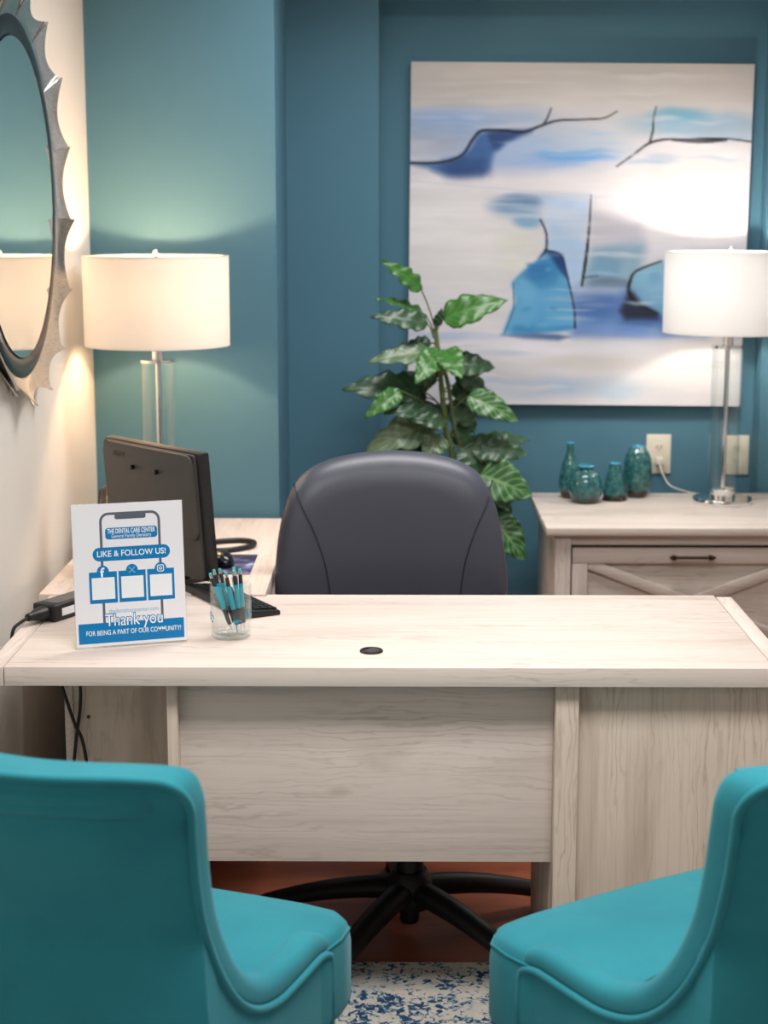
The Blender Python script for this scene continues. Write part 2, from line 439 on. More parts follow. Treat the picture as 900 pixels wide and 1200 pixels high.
def drawer(z0, z1):
    x0, x1 = .479, 1.131
    d = sp_('drawer', x0, x1, 4.466, 4.482, z0, z1, side_x)
    fr = .042
    y0, y1 = 4.452, 4.4655
    sp_('frame_rail', x0, x1, y0, y1, z1 - fr, z1, side_x, parent=d)
    sp_('frame_rail', x0, x1, y0, y1, z0, z0 + fr, side_x, parent=d)
    sp_('frame_stile', x0, x0 + fr, y0, y1, z0 + fr + .0005, z1 - fr - .0005, side_z, parent=d)
    sp_('frame_stile', x1 - fr, x1, y0, y1, z0 + fr + .0005, z1 - fr - .0005, side_z, parent=d)
    xa, xb, za, zb = x0 + fr, x1 - fr, z0 + fr, z1 - fr
    w = .030
    L = math.hypot(xb - xa, zb - za); nx, nz = -(zb - za) / L * w / 2, (xb - xa) / L * w / 2
    cx, cz = SB[0], 0
    def br(pts, yy): return link_mesh('cross_brace', prism([(p[0] - cx, p[1]) for p in pts], 1, yy - SB[1], 4.4658 - SB[1], bev=.0012), side_x, d)
    e = .0006
    def clipdiag(flip):
        # bar clipped to the panel rectangle
        h = w * L / (xb - xa) / 2; g = w * L / (zb - za) / 2
        P = [(xa + e, zb - e), (xa + g, zb - e), (xb - e, za + h), (xb - e, za + e), (xb - g, za + e), (xa + e, zb - h)]
        if flip: P = [(xa + xb - x, z) for x, z in P]
        return P
    br(clipdiag(False), 4.4545); br(clipdiag(True), 4.4540)
    zc = z1 - fr / 2; hx = .803 - SB[0]; yh = 4.43 - SB[1]
    b = tube([(hx - .062, yh, zc), (hx + .062, yh, zc)], .0045)
    for s in (-1, 1):
        tube([(hx + s * .05, yh, zc), (hx + s * .05, 4.452 - SB[1], zc)], .004, bm=b)
        lathe([(0, -.007), (.007, -.006), (.007, .006), (0, .007)], 12, bm=b, c=(hx + s * .05, yh, zc))
    link_mesh('handle', b, bronze, d)
drawer(.385, .690); drawer(.068, .373)

# ------------------------------------------------------------------ vases
def vase(label, x, y, prof):
    o = link_mesh('vase', lathe(catm2(prof), 40), glaze_m, None, (x, y, .75), 60)
    return tag(o, label, 'vase', 'teal glazed vases on the cabinet')
def catm2(prof):
    p = catmull([(r, 0, z) for r, z in prof], 5); return [(max(q.x, 0.0), q.z) for q in p]
def hollow(p, t=.006, depth=.03):
    r, z = p[-1]; return p + [(r - t * .4, z + .0015), (r - t, z), (r - t, z - depth), (0.0, z - depth - .002)]
vase('tall teal bottle vase with a narrow blue-rimmed neck', .518, 4.93, hollow([(0, 0), (.022, 0), (.030, .02), (.033, .05), (.026, .095), (.014, .13), (.010, .155), (.0125, .165)], .004))
vase('round squat teal vase with a small flared blue rim', .556, 4.845, hollow([(0, 0), (.032, 0), (.046, .022), (.051, .048), (.040, .082), (.023, .094), (.021, .100), (.026, .109)]))
vase('small conical teal vase, shortest and third from the left', .647, 4.89, hollow([(0, 0), (.034, 0), (.0355, .008), (.031, .045), (.022, .085), (.017, .103), (.0175, .110)]))
vase('egg shaped teal vase with a shiny shoulder below the left outlet', .722, 4.945, hollow([(0, 0), (.026, 0), (.038, .03), (.0435, .075), (.039, .12), (.026, .146), (.0175, .153), (.017, .156)], .004, .02))

# ------------------------------------------------------------------ table lamps
def table_lamp(label, loc, power, glow):
    t = thing('table_lamp', label, 'lamp', loc, 0, 'matching drum shade table lamps')
    link_mesh('base', lathe([(0, 0), (.086, 0), (.087, .003), (.087, .015), (.085, .018), (.036, .018), (.036, .042), (.034, .044), (0, .044)], 56), chrome, t)
    b = lathe([(.044, .0445), (.0445, .0445), (.0445, .455), (.044, .455), (.0415, .455), (.0415, .0445)], 48, cap=False)
    R = [v for v in b.verts]
    link_mesh('glass_column', close_rings(b, 48, 6), glass, t)
    link_mesh('rod', tube([(0, 0, .0445), (0, 0, .456)], .0075, 16), chrome, t)
    link_mesh('top_cap', lathe([(0, .456), (.046, .456), (.046, .463), (.015, .464), (.015, .497), (0, .498)], 40), chrome, t)
    # shade: open drum with real thickness
    r, z0, z1, th = .188, .500, .732, .0016
    b = lathe([(r, z0), (r, z1), (r - th, z1), (r - th, z0)], 72, cap=False)
    sh = link_mesh('lamp_shade', close_rings(b, 72, 4), shade_m, t)
    for z in (z0 + .002, z1 - .002):
        b = tube([( (r - .003) * math.cos(2 * PI * k / 48), (r - .003) * math.sin(2 * PI * k / 48), z) for k in range(48)], .0022, 6, closed=True)
        link_mesh('shade_ring', b, chrome, sh)
    for k in range(3):
        a = 2 * PI * k / 3 + .5
        link_mesh('shade_spoke', tube([(0, 0, z1 - .012), ((r - .003) * math.cos(a), (r - .003) * math.sin(a), z1 - .003)], .0018, 6), chrome, sh)
    link_mesh('finial', lathe([(0, z1 - .012), (.009, z1 - .012), (.009, z1 - .004), (.005, z1 - .002), (.008, z1 + .004), (.008, z1 + .010), (.005, z1 + .014), (0, z1 + .015)], 20), chrome, t)
    link_mesh('bulb', lathe(catm2([(0, .50), (.013, .50), (.014, .525), (.028, .565), (.030, .585), (.020, .607), (0, .614)]), 24), bulb_m, t).visible_shadow = True
    link_mesh('harp', tube(catmull([(.012, 0, .495), (.055, 0, .54), (.06, 0, .62), (.03, 0, .70), (0, 0, z1 - .013)], 6) + catmull([(0, 0, z1 - .013), (-.03, 0, .70), (-.06, 0, .62), (-.055, 0, .54), (-.012, 0, .495)], 6)[1:], .0015, 6), chrome, t)
    d = bpy.data.lights.new('lamp_bulb_light', 'POINT'); d.energy = power; d.color = glow; d.shadow_soft_size = .022
    lo = bpy.data.objects.new('lamp_bulb_light', d); COL.objects.link(lo); lo.parent = t; lo.location = (0, 0, .645)
    return t
def close_rings(b, n, k):
    vs = list(b.verts); b.verts.index_update()
    first, last = vs[:n], vs[(k - 1) * n:k * n]
    for i in range(n): b.faces.new([last[i], last[(i + 1) % n], first[(i + 1) % n], first[i]])
    return b
table_lamp('lit white drum shade table lamp on the wooden return beside the mirror', (-.624, 4.34, DT), 7.8, (1, .58, .29))
table_lamp('lit white drum shade table lamp on the cabinet in front of the painting', (.958, 4.84, .75), 5.2, (1, .89, .79))

# ------------------------------------------------------------------ outlets and cord
def outlet(label, x, z):
    t = thing('wall_outlet', label, 'outlet', (x, YN - .0005, z), 0, 'ivory wall outlets')
    link_mesh('cover_plate', box(-.0385, .0385, -.006, 0, -.062, .062, .003), cream_pl, t)
    for s in (-1, 1):
        f = link_mesh('socket', prism([(p[0], p[1] + s * .0195) for p in rrect(-.0165, .0165, -.014, .014, .010)], 1, -.0085, -.0062), cream_pl, t)
        b = bmesh.new()
        for q in (-1, 1): box(q * .006 - .0011, q * .006 + .0011, -.0092, -.0084, s * .0195 - .001, s * .0195 + .008, bm=b)
        lathe([(0, -.002), (.002, -.001), (.002, .001), (0, .002)], 10, bm=b, c=(0, -.0085, s * .0195 - .006))
        link_mesh('slot', b, slot_m, f)
    return t
outlet('ivory wall outlet with a lamp cord plugged in, above the egg shaped vase', .815, .852)
outlet('ivory wall outlet partly seen through the glass lamp column', 1.058, .849)
t = thing('lamp_cord', 'pale lamp cord plugged into the left ivory outlet', 'cord', (.815, YN - .012, .832))
link_mesh('plug', box(-.012, .012, -.022, 0, -.011, .011, .004), white_cord, t)
link_mesh('cord', tube(catmull([(0, -.02, 0), (.006, -.03, -.03), (.03, -.05, -.07), (.07, -.11, -.0795), (.10, -.165, -.0795), (.122, -.200, -.0790)], 8), .0028, 8), white_cord, t)
tag(link_mesh('cord', tube(catmull([(1.048, 4.87, .7532), (1.08, 4.92, .7532), (1.13, 4.935, .7532), (1.198, 4.93, .7532)], 8), .0028, 8), white_cord, smooth=180),
    'pale cord lying on the cabinet right of the lamp base', 'cord')

# ------------------------------------------------------------------ painting
def painting():
    N = 300
    u, v = np.meshgrid(np.linspace(0, 1, N), np.linspace(0, 1, N))
    rng = np.random.RandomState(3)
    def smooth_noise(nu, nv):
        g = rng.rand(nv + 3, nu + 3)
        x = u * nu; y = v * nv; xi = x.astype(int); yi = y.astype(int); fx = x - xi; fy = y - yi
        fx = fx * fx * (3 - 2 * fx); fy = fy * fy * (3 - 2 * fy)
        return (g[yi, xi] * (1 - fx) + g[yi, xi + 1] * fx) * (1 - fy) + (g[yi + 1, xi] * (1 - fx) + g[yi + 1, xi + 1] * fx) * fy
    streak = .5 * smooth_noise(5, 26) + .3 * smooth_noise(9, 60) + .2 * smooth_noise(20, 110)
    blot = .6 * smooth_noise(7, 7) + .4 * smooth_noise(15, 18)
    jx = (smooth_noise(9, 22) - .5) * .035; jy = (smooth_noise(16, 12) - .5) * .012
    U = lambda x: (x - 27) / 825.; V = lambda y: (y - 45) / 842.
    img = np.zeros((N, N, 3)); img[:] = (218, 210, 206)
    def put(a, col):
        a = np.clip(a, 0, 1)[..., None]; img[:] = img * (1 - a) + np.array(col, float) * a
    def sm(e0, e1, x):
        t = np.clip((x - e0) / (e1 - e0), 0, 1); return t * t * (3 - 2 * t)
    def blob(x, y, rx, ry, col, al=1., streaky=.6):
        d = np.sqrt(((u + jx - U(x)) / (rx / 825.)) ** 2 + ((v + jy - V(y)) / (ry / 842.)) ** 2)
        put(al * sm(1.25, .35, d) * (1 - streaky + streaky * sm(.25, .65, streak)), col)
    def poly(pts, col, al=1., soft=.012, streaky=.15, col2=None):
        P = [(U(x), V(y)) for x, y in pts]; d2 = np.full(u.shape, 9.); ins = np.zeros(u.shape, bool)
        uu, vv = u + jx * .25, v + jy * .3
        for (x1, y1), (x2, y2) in zip(P, P[1:] + P[:1]):
            dx, dy = x2 - x1, y2 - y1; L = dx * dx + dy * dy + 1e-12
            t = np.clip(((uu - x1) * dx + (vv - y1) * dy) / L, 0, 1)
            d2 = np.minimum(d2, (uu - x1 - t * dx) ** 2 + (vv - y1 - t * dy) ** 2)
            ins ^= ((y1 > vv) != (y2 > vv)) & (uu < (x2 - x1) * (vv - y1) / (y2 - y1 + 1e-12) + x1)
        d = np.sqrt(d2) * np.where(ins, 1, -1)
        a = sm(-soft, soft, d) * al * (1 - streaky + streaky * streak * 1.6)
        put(a, col)
        if col2 is not None: put(a * sm(.42, .62, blot), col2)
    def line(pts, w, col, al=.9):
        q = catmull([(U(x), V(y), 0) for x, y in pts], 6); m = len(q)
        a = np.zeros(u.shape)
        for i, (p, r) in enumerate(zip(q, q[1:])):
            ww = (w if not isinstance(w, (list, tuple)) else np.interp(i / m, np.linspace(0, 1, len(w)), w)) / 842.
            dx, dy = r.x - p.x, r.y - p.y; L = dx * dx + dy * dy + 1e-12
            t = np.clip(((u - p.x) * dx + (v - p.y) * dy) / L, 0, 1)
            d = np.sqrt((u - p.x - t * dx) ** 2 + (v - p.y - t * dy) ** 2)
            a = np.maximum(a, sm(ww + .0022, max(ww - .0018, 0), d))
        put(a * al, col)
    # upper sky
    put(sm(.24, .02, v) * (.55 + .5 * streak), (188, 178, 166))
    blob(150, 110, 230, 45, (176, 170, 160), .6); blob(500, 130, 250, 40, (206, 198, 188), .7)
    blob(200, 200, 260, 60, (150, 166, 188), .95, .4); blob(90, 190, 150, 45, (140, 160, 190), .8)
    blob(300, 270, 260, 50, (150, 168, 196), .9, .5); blob(430, 235, 160, 40, (150, 180, 204), .8)
    blob(430, 268, 130, 18, (104, 158, 206), .9, .3); blob(350, 290, 120, 14, (130, 164, 208), .6)
    blob(60, 240, 120, 40, (150, 158, 172), .7)
    poly([(20, 288), (90, 287), (145, 276), (172, 250), (192, 214), (240, 208), (318, 210), (258, 234), (232, 262), (222, 300), (200, 322), (150, 326), (110, 318), (70, 300)], (58, 94, 142), .95, .014, .3, (44, 66, 108))
    poly([(110, 290), (160, 285), (205, 280), (215, 312), (170, 326), (120, 320)], (38, 62, 108), .8, .03, .4)
    line([(20, 288), (95, 287), (150, 270), (178, 230), (200, 209), (250, 208), (300, 211), (345, 195), (385, 183), (450, 180), (495, 176), (525, 160)], [3, 3, 3.4, 3.6, 3.6, 3, 2.2, 1.6, 1], (30, 34, 48))
    line([(345, 196), (356, 180), (366, 154)], [2.4, 2, 1.4], (36, 38, 48))
    # right sky
    blob(690, 190, 190, 38, (146, 178, 194), .95, .4); blob(680, 165, 90, 20, (112, 164, 186), .8, .4); blob(800, 200, 120, 40, (160, 176, 188), .7)
    poly([(500, 320), (560, 275), (610, 240), (660, 231), (870, 236), (880, 520), (610, 520), (470, 400)], (228, 219, 216), .95, .035, .2)
    blob(690, 300, 160, 40, (216, 204, 192), .6)
    line([(528, 293), (568, 264), (606, 236), (650, 226), (700, 226), (790, 224), (862, 232)], [1.6, 2.4, 3, 2, 2, 2, 2], (34, 34, 40))
    line([(660, 228), (720, 229), (790, 226)], [2, 7, 3], (34, 36, 44), .85)
    line([(606, 236), (613, 205), (613, 180), (619, 148)], [3, 2.4, 1.6, .8], (50, 50, 54))
    # white band
    poly([(20, 330), (250, 328), (420, 335), (600, 300), (600, 352), (480, 362), (200, 352), (20, 345)], (228, 219, 214), .95, .03, .2)
    line([(27, 332), (150, 342), (260, 350), (420, 361), (468, 362)], [1, 1.5, 1.5, 1], (170, 178, 192), .35)
    blob(130, 480, 200, 120, (228, 220, 212), .9, .2); blob(290, 500, 70, 70, (214, 212, 190), .6, .3)
    blob(290, 392, 75, 34, (112, 146, 176), .95, .5); blob(320, 428, 42, 26, (120, 160, 186), .9, .3); blob(310, 372, 90, 16, (98, 130, 166), .7, .5)
    poly([(345, 365), (466, 368), (462, 480), (450, 600), (420, 600), (400, 515), (365, 495), (365, 430)], (190, 206, 222), .95, .02, .25, (170, 194, 216))
    poly([(470, 410), (590, 430), (610, 500), (560, 540), (470, 560)], (196, 190, 196), .9, .025, .25)
    poly([(480, 500), (600, 480), (600, 590), (470, 590), (460, 560)], (136, 170, 184), .9, .025, .25, (120, 158, 178))
    blob(530, 580, 90, 16, (110, 120, 130), .8, .3)
    poly([(420, 600), (570, 595), (650, 650), (760, 660), (760, 712), (440, 712)], (104, 140, 186), .95, .03, .5, (74, 108, 162))
    blob(500, 640, 90, 40, (70, 102, 158), .7, .5); blob(560, 700, 170, 16, (130, 160, 206), .8, .3)
    poly([(645, 525), (585, 548), (575, 590), (585, 620), (640, 652), (830, 655), (830, 520)], (130, 176, 194), .95, .012, .2, (116, 160, 186))
    poly([(568, 590), (580, 600), (600, 630), (640, 652), (640, 668), (560, 672), (545, 650), (560, 620)], (40, 40, 48), .9, .012, .2)
    line([(645, 524), (585, 549), (570, 575), (568, 600), (585, 626), (640, 655)], [2, 3, 4, 4, 3, 2], (36, 34, 40))
    line([(468, 364), (466, 440), (461, 510), (452, 586)], [1, 2.6, 4.2, 2.2], (30, 34, 44)); line([(452, 572), (462, 566), (490, 562)], [2, 1.5, .8], (60, 66, 76), .8)
    # blue form in the middle
    poly([(258, 714), (276, 662), (287, 632), (283, 580), (305, 552), (335, 530), (362, 500), (402, 512), (418, 570), (432, 640), (437, 694), (410, 700), (300, 712)], (98, 164, 198), 1, .008, .25, (66, 136, 180))
    blob(310, 600, 30, 40, (110, 172, 202), .7, .5); blob(380, 640, 50, 60, (96, 160, 196), .6, .6); blob(350, 552, 50, 26, (48, 104, 156), .6, .4)
    poly([(362, 500), (404, 512), (418, 570), (408, 560), (385, 530)], (32, 56, 100), .9, .010, .1)
    line([(346, 424), (358, 448), (363, 470), (361, 500), (345, 520)], [2, 2.4, 2.6, 2.6, 1.4], (28, 32, 44)); line([(361, 500), (398, 512), (414, 560), (434, 640), (438, 692)], [2, 3, 2, 2.4, 3], (28, 44, 80))
    line([(262, 712), (283, 655), (286, 632), (283, 582)], [1, 1.5, 1.5, 1], (40, 84, 124), .8)
    poly([(255, 712), (340, 708), (400, 710), (428, 716), (400, 726), (310, 722)], (44, 74, 122), .95, .008, .2)
    # foreground
    poly([(20, 722), (240, 716), (430, 728), (860, 716), (860, 760), (20, 770)], (226, 219, 218), .9, .03, .25)
    blob(120, 715, 150, 14, (176, 186, 206), .8, .3)
    blob(480, 780, 130, 22, (206, 194, 178), .8); blob(180, 800, 200, 30, (206, 200, 198), .8); blob(300, 840, 220, 40, (172, 182, 194), .8); blob(100, 860, 120, 30, (180, 180, 184), .7)
    blob(500, 845, 140, 30, (160, 182, 204), .85); blob(540, 855, 60, 20, (166, 198, 210), .7); blob(700, 790, 160, 70, (222, 214, 206), .9, .3)
    # loose dry-brush strokes
    for k in range(170):
        x, y = rng.uniform(40, 830), rng.uniform(55, 875)
        if 300 < x < 400 and 530 < y < 700: cols = [(110, 176, 206), (52, 116, 166), (76, 146, 188)]; ln = rng.uniform(10, 24)
        elif y < 150: cols = [(204, 196, 186), (176, 168, 158), (214, 208, 202)]; ln = rng.uniform(60, 170)
        elif y < 300: cols = [(160, 180, 200), (186, 194, 206), (136, 170, 200), (206, 204, 206)]; ln = rng.uniform(40, 120)
        elif y < 520: cols = [(230, 222, 218), (212, 206, 204), (222, 214, 206)]; ln = rng.uniform(40, 110)
        elif y < 725: cols = [(150, 176, 204), (200, 208, 218), (120, 156, 196)] if x > 440 else [(222, 214, 210), (208, 204, 206)]; ln = rng.uniform(30, 80)
        else: cols = [(226, 218, 214), (200, 194, 188), (178, 188, 200), (212, 198, 182)]; ln = rng.uniform(60, 170)
        blob(x, y, ln, rng.uniform(3, 9), cols[rng.randint(len(cols))], rng.uniform(.25, .6), .8)
    img[:] *= np.array([.985, 1.02, 1.065]) * (.95 + .12 * (.7 * streak + .3 * blot))[..., None]
    img[:] = np.clip(img, 0, 255)
    lin = np.where(img / 255 <= .04045, img / 255 / 12.92, ((img / 255 + .055) / 1.055) ** 2.4)
    S = 1.022; D = .034
    hw = S / 2
    xs = np.linspace(-hw, hw, N); zs = np.linspace(hw, -hw, N)
    verts = [(xs[j], -D, zs[i]) for i in range(N) for j in range(N)]
    faces = [(i * N + j, (i + 1) * N + j, (i + 1) * N + j + 1, i * N + j + 1) for i in range(N - 1) for j in range(N - 1)]
    nb = len(verts)
    ring = [j for j in range(N)] + [i * N + N - 1 for i in range(1, N)] + [(N - 1) * N + j for j in range(N - 2, -1, -1)] + [i * N for i in range(N - 2, 0, -1)]
    for k in ring: x, y, z = verts[k]; verts.append((x, 0, z))
    m = len(ring)
    for k in range(m): faces.append((ring[k], ring[(k + 1) % m], nb + (k + 1) % m, nb + k))
    faces.append(tuple(nb + k for k in range(m)))
    me = bpy.data.meshes.new('canvas'); me.from_pydata(verts, [], faces)
    ca = me.color_attributes.new('paint', 'FLOAT_COLOR', 'POINT')
    fl = lin.reshape(-1, 3); fl = np.vstack([fl, fl[ring]])
    ca.data.foreach_set('color', np.hstack([fl, np.ones((len(fl), 1))]).astype(np.float32).ravel())
    m_ = mat('painted_canvas', (1, 1, 1, 1), .55, spec=.3); t = NT(m_)
    at = t.n('ShaderNodeAttribute', attribute_name='paint'); t.l(at.outputs['Color'], t.b.inputs['Base Color'])
    nz = t.n('ShaderNodeTexNoise', i_Scale=220., i_Detail=2.); t.l(t.coords((1, 1, 2.5)), nz.inputs['Vector']); t.bump(nz.outputs['Fac'], .15, .002)
    me.materials.append(m_)
    o = bpy.data.objects.new('painting', me); COL.objects.link(o)
    o.location = (.548, YN - .002, 1.520); o.rotation_euler = (0, math.radians(.45), 0)
    return tag(o, 'large square abstract canvas in cream and blue hung on the teal niche wall', 'painting')
painting()

# ------------------------------------------------------------------ sunburst mirror on the left wall
def mirror():
    t = thing('wall_mirror', 'round mirror with a scalloped pewter sunburst frame on the cream wall', 'mirror', (XL + .002, 3.70, 1.618))
    # local: x out of the wall, (y,z) in the wall plane
    def ring(prof, n=96):
        b = bmesh.new(); R = [[b.verts.new((x, r * math.cos(2 * PI * k / n), r * math.sin(2 * PI * k / n))) for k in range(n)] for x, r in prof]
        m = len(R)
        for i in range(m):
            a, c = R[i], R[(i + 1) % m]
            for k in range(n): b.faces.new([a[k], a[(k + 1) % n], c[(k + 1) % n], c[k]])
        return b
    b = bmesh.new(); n = 96
    f = [b.verts.new((.012, .345 * math.cos(2 * PI * k / n), .345 * math.sin(2 * PI * k / n))) for k in range(n)]
    g = [b.verts.new((.004, .345 * math.cos(2 * PI * k / n), .345 * math.sin(2 * PI * k / n))) for k in range(n)]
    b.faces.new(f); b.faces.new(g)
    for k in range(n): b.faces.new([f[k], f[(k + 1) % n], g[(k + 1) % n], g[k]])
    link_mesh('mirror_glass', b, mirror_m, t, smooth=30)
    link_mesh('bezel', ring([(.002, .396), (.002, .344), (.0055, .344), (.011, .352), (.013, .368), (.011, .386), (.007, .396)]), dark_bezel, t, smooth=60)
    n = 16
    def plate(a0, R0, R1, x0, x1, dip, half):
        nu, nv = 12, 5; V = {}
        b = bmesh.new()
        for s in (0, 1):
            for i in range(nu + 1):
                q = -1 + 2 * i / nu; a = a0 + q * half
                ro = R1 - dip * (1 - q * q); 
                for j in range(nv + 1):
                    w = j / nv; r = R0 + (ro - R0) * w
                    x = x0 + (x1 - x0) * w ** 1.2 - .016 * (1 - q * q) * w + .004 * q * w - s * .004
                    V[s, i, j] = b.verts.new((x, r * math.cos(a), r * math.sin(a)))
        for s in (0, 1):
            for i in range(nu):
                for j in range(nv): b.faces.new([V[s, i, j], V[s, i + 1, j], V[s, i + 1, j + 1], V[s, i, j + 1]])
        for i in range(nu):
            for j in (0, nv): b.faces.new([V[0, i, j], V[0, i + 1, j], V[1, i + 1, j], V[1, i, j]])
        for j in range(nv):
            for i in (0, nu): b.faces.new([V[0, i, j], V[0, i, j + 1], V[1, i, j + 1], V[1, i, j]])
        return b
    for k in range(n):
        a = 2 * PI * (k + .25) / n
        link_mesh('frame_plate', plate(a, .390, .452, .009, .040 + .002 * (k % 2), .030, PI / n), brushed, t, smooth=35)
    for k in range(n):
        a = 2 * PI * (k + .75) / n
        link_mesh('back_plate', plate(a, .390, .438, .002, .016, .03, PI / n * .999), brushed, t, smooth=35)
    return t
mirror()

# ------------------------------------------------------------------ office chair
oc = thing('office_chair', 'dark grey leather office chair pulled in behind the desk on a black star base', 'chair', (0.03, 3.51, .0055))
def office_chair():
    # outline of the backrest in x,z (chair local, seen from the desk)
    half = [(-.262, .56), (-.272, .66), (-.276, .735), (-.268, .83), (-.252, .905), (-.225, .965), (-.175, 1.005), (-.10, 1.026), (0, 1.034), (.10, 1.026), (.175, 1.004), (.222, .965), (.246, .905), (.262, .83), (.272, .735), (.268, .66), (.258, .56), (.22, .50), (.10, .475), (-.10, .475), (-.22, .50)]
    out = [(p.x * 1.015 - .005, p.y - .011) for p in catmull([(x, z, 0) for x, z in half], 4, True)]
    cz = .76; cx = 0
    def yb(z): return .415 + .10 * (z - .75)        # rake
    def curve(x): return -.055 * (x / .27) ** 2     # wraps towards the sitter
    rings = []
    for s, y in ((.0, -.052), (.25, -.052), (.5, -.051), (.7, -.049), (.83, -.044), (.92, -.032), (.975, -.014), (1, .006), (.985, .022), (.94, .034), (.8, .042), (.5, .046), (.0, .048)):
        if s == 0.: s = .02
        rings.append([(cx + (x - cx) * s, yb(cz + (z - cz) * s) + y + curve((x - cx) * s), cz + (z - cz) * s) for x, z in out])
    link_mesh('backrest', loft(rings), leather, oc, smooth=180)
    def front(x, z):
        # radial factor of the point in the outline
        s = 1.0; d = math.hypot(x, z - cz); ang = math.atan2(z - cz, x)
        best = min(out, key=lambda p: abs(math.atan2(p[1] - cz, p[0]) - ang)); s = d / math.hypot(best[0], best[1] - cz)
        yo = np.interp(s, [0, .25, .5, .7, .83, .92, .975, 1], [-.052, -.052, -.051, -.049, -.044, -.032, -.014, .006])
        return (x, yb(z) + yo + curve(x) - .0003, z)
    for sx in (-1, 1):
        P = catmull([(sx * .238, .955, 0), (sx * .222, .91, 0), (sx * .190, .84, 0), (sx * .165, .76, 0), (sx * .152, .66, 0), (sx * .150, .58, 0)], 6)
        link_mesh('seam', tube([front(p.x, p.y) for p in P], .0018, 6), seam_m, oc)
    # seat
    so = rrect(-.235, .235, -.27, .27, .10, 8)
    rings = [[(x * s, y * s, z) for x, y in so] for s, z in ((.02, .405), (.9, .405), (.98, .42), (1, .445), (.99, .475), (.93, .498), (.75, .508), (.4, .51), (.02, .51))]
    link_mesh('seat', loft(rings), leather, oc, smooth=180)
    link_mesh('back_bracket', tube(catmull([(0, .10, .39), (0, .30, .385), (0, .42, .42), (0, .455, .55), (0, .465, .66)], 6), [.03] * 25, 10), black_pl, oc)
    link_mesh('mechanism', box(-.10, .10, -.12, .14, .365, .405, .012), black_pl, oc)
    for s in (-1, 1):
        a = thing_arm(s)
    link_mesh('gas_column', lathe([(.0, .0905), (.031, .0905), (.031, .26), (.024, .262), (.024, .365), (0, .365)], 28), black_pl, oc)
    link_mesh('hub', lathe([(0, .022), (.020, .022), (.022, .028), (.022, .05), (.046, .06), (.052, .08), (.050, .125), (.038, .145), (0, .145)], 32), black_pl, oc)
    for k in range(5):
        a = math.radians(163 + 72 * k); dx, dy = math.cos(a), math.sin(a)
        rings = []
        for q in range(11):
            w = q / 10; r = .03 + .345 * w
            zc = .100 - .076 * w ** 1.7; hw = .031 - .007 * w; hh = .027 - .009 * w
            if q == 10: hw *= .6; hh *= .6
            rings.append([(r * dx - p[0] * hw * dy, r * dy + p[0] * hw * dx, zc + p[1] * hh) for p in [(math.cos(2 * PI * i / 14), math.sin(2 * PI * i / 14)) for i in range(14)]])
        lg = link_mesh('base_leg', loft(rings), black_pl, oc, smooth=60)
        link_mesh('glide', lathe([(0, .0005), (.018, .0005), (.020, .004), (.016, .014), (0, .014)], 18, c=(.348 * dx, .348 * dy, 0)), black_gl, lg)
def thing_arm(s):
    P = catmull([(s * .18, .10, .395), (s * .245, .10, .40), (s * .262, .10, .46), (s * .262, .10, .60), (s * .258, .10, .635)], 6)
    a = link_mesh('armrest', tube(P, .015, 10), black_pl, oc)
    link_mesh('arm_pad', prism(rrect(s * .258 - .032, s * .258 + .032, .055, .27, .028), 2, .638, .664, bev=.008), black_pl, a)
    return a
office_chair()
oc.rotation_euler = (0, 0, math.radians(5.5))

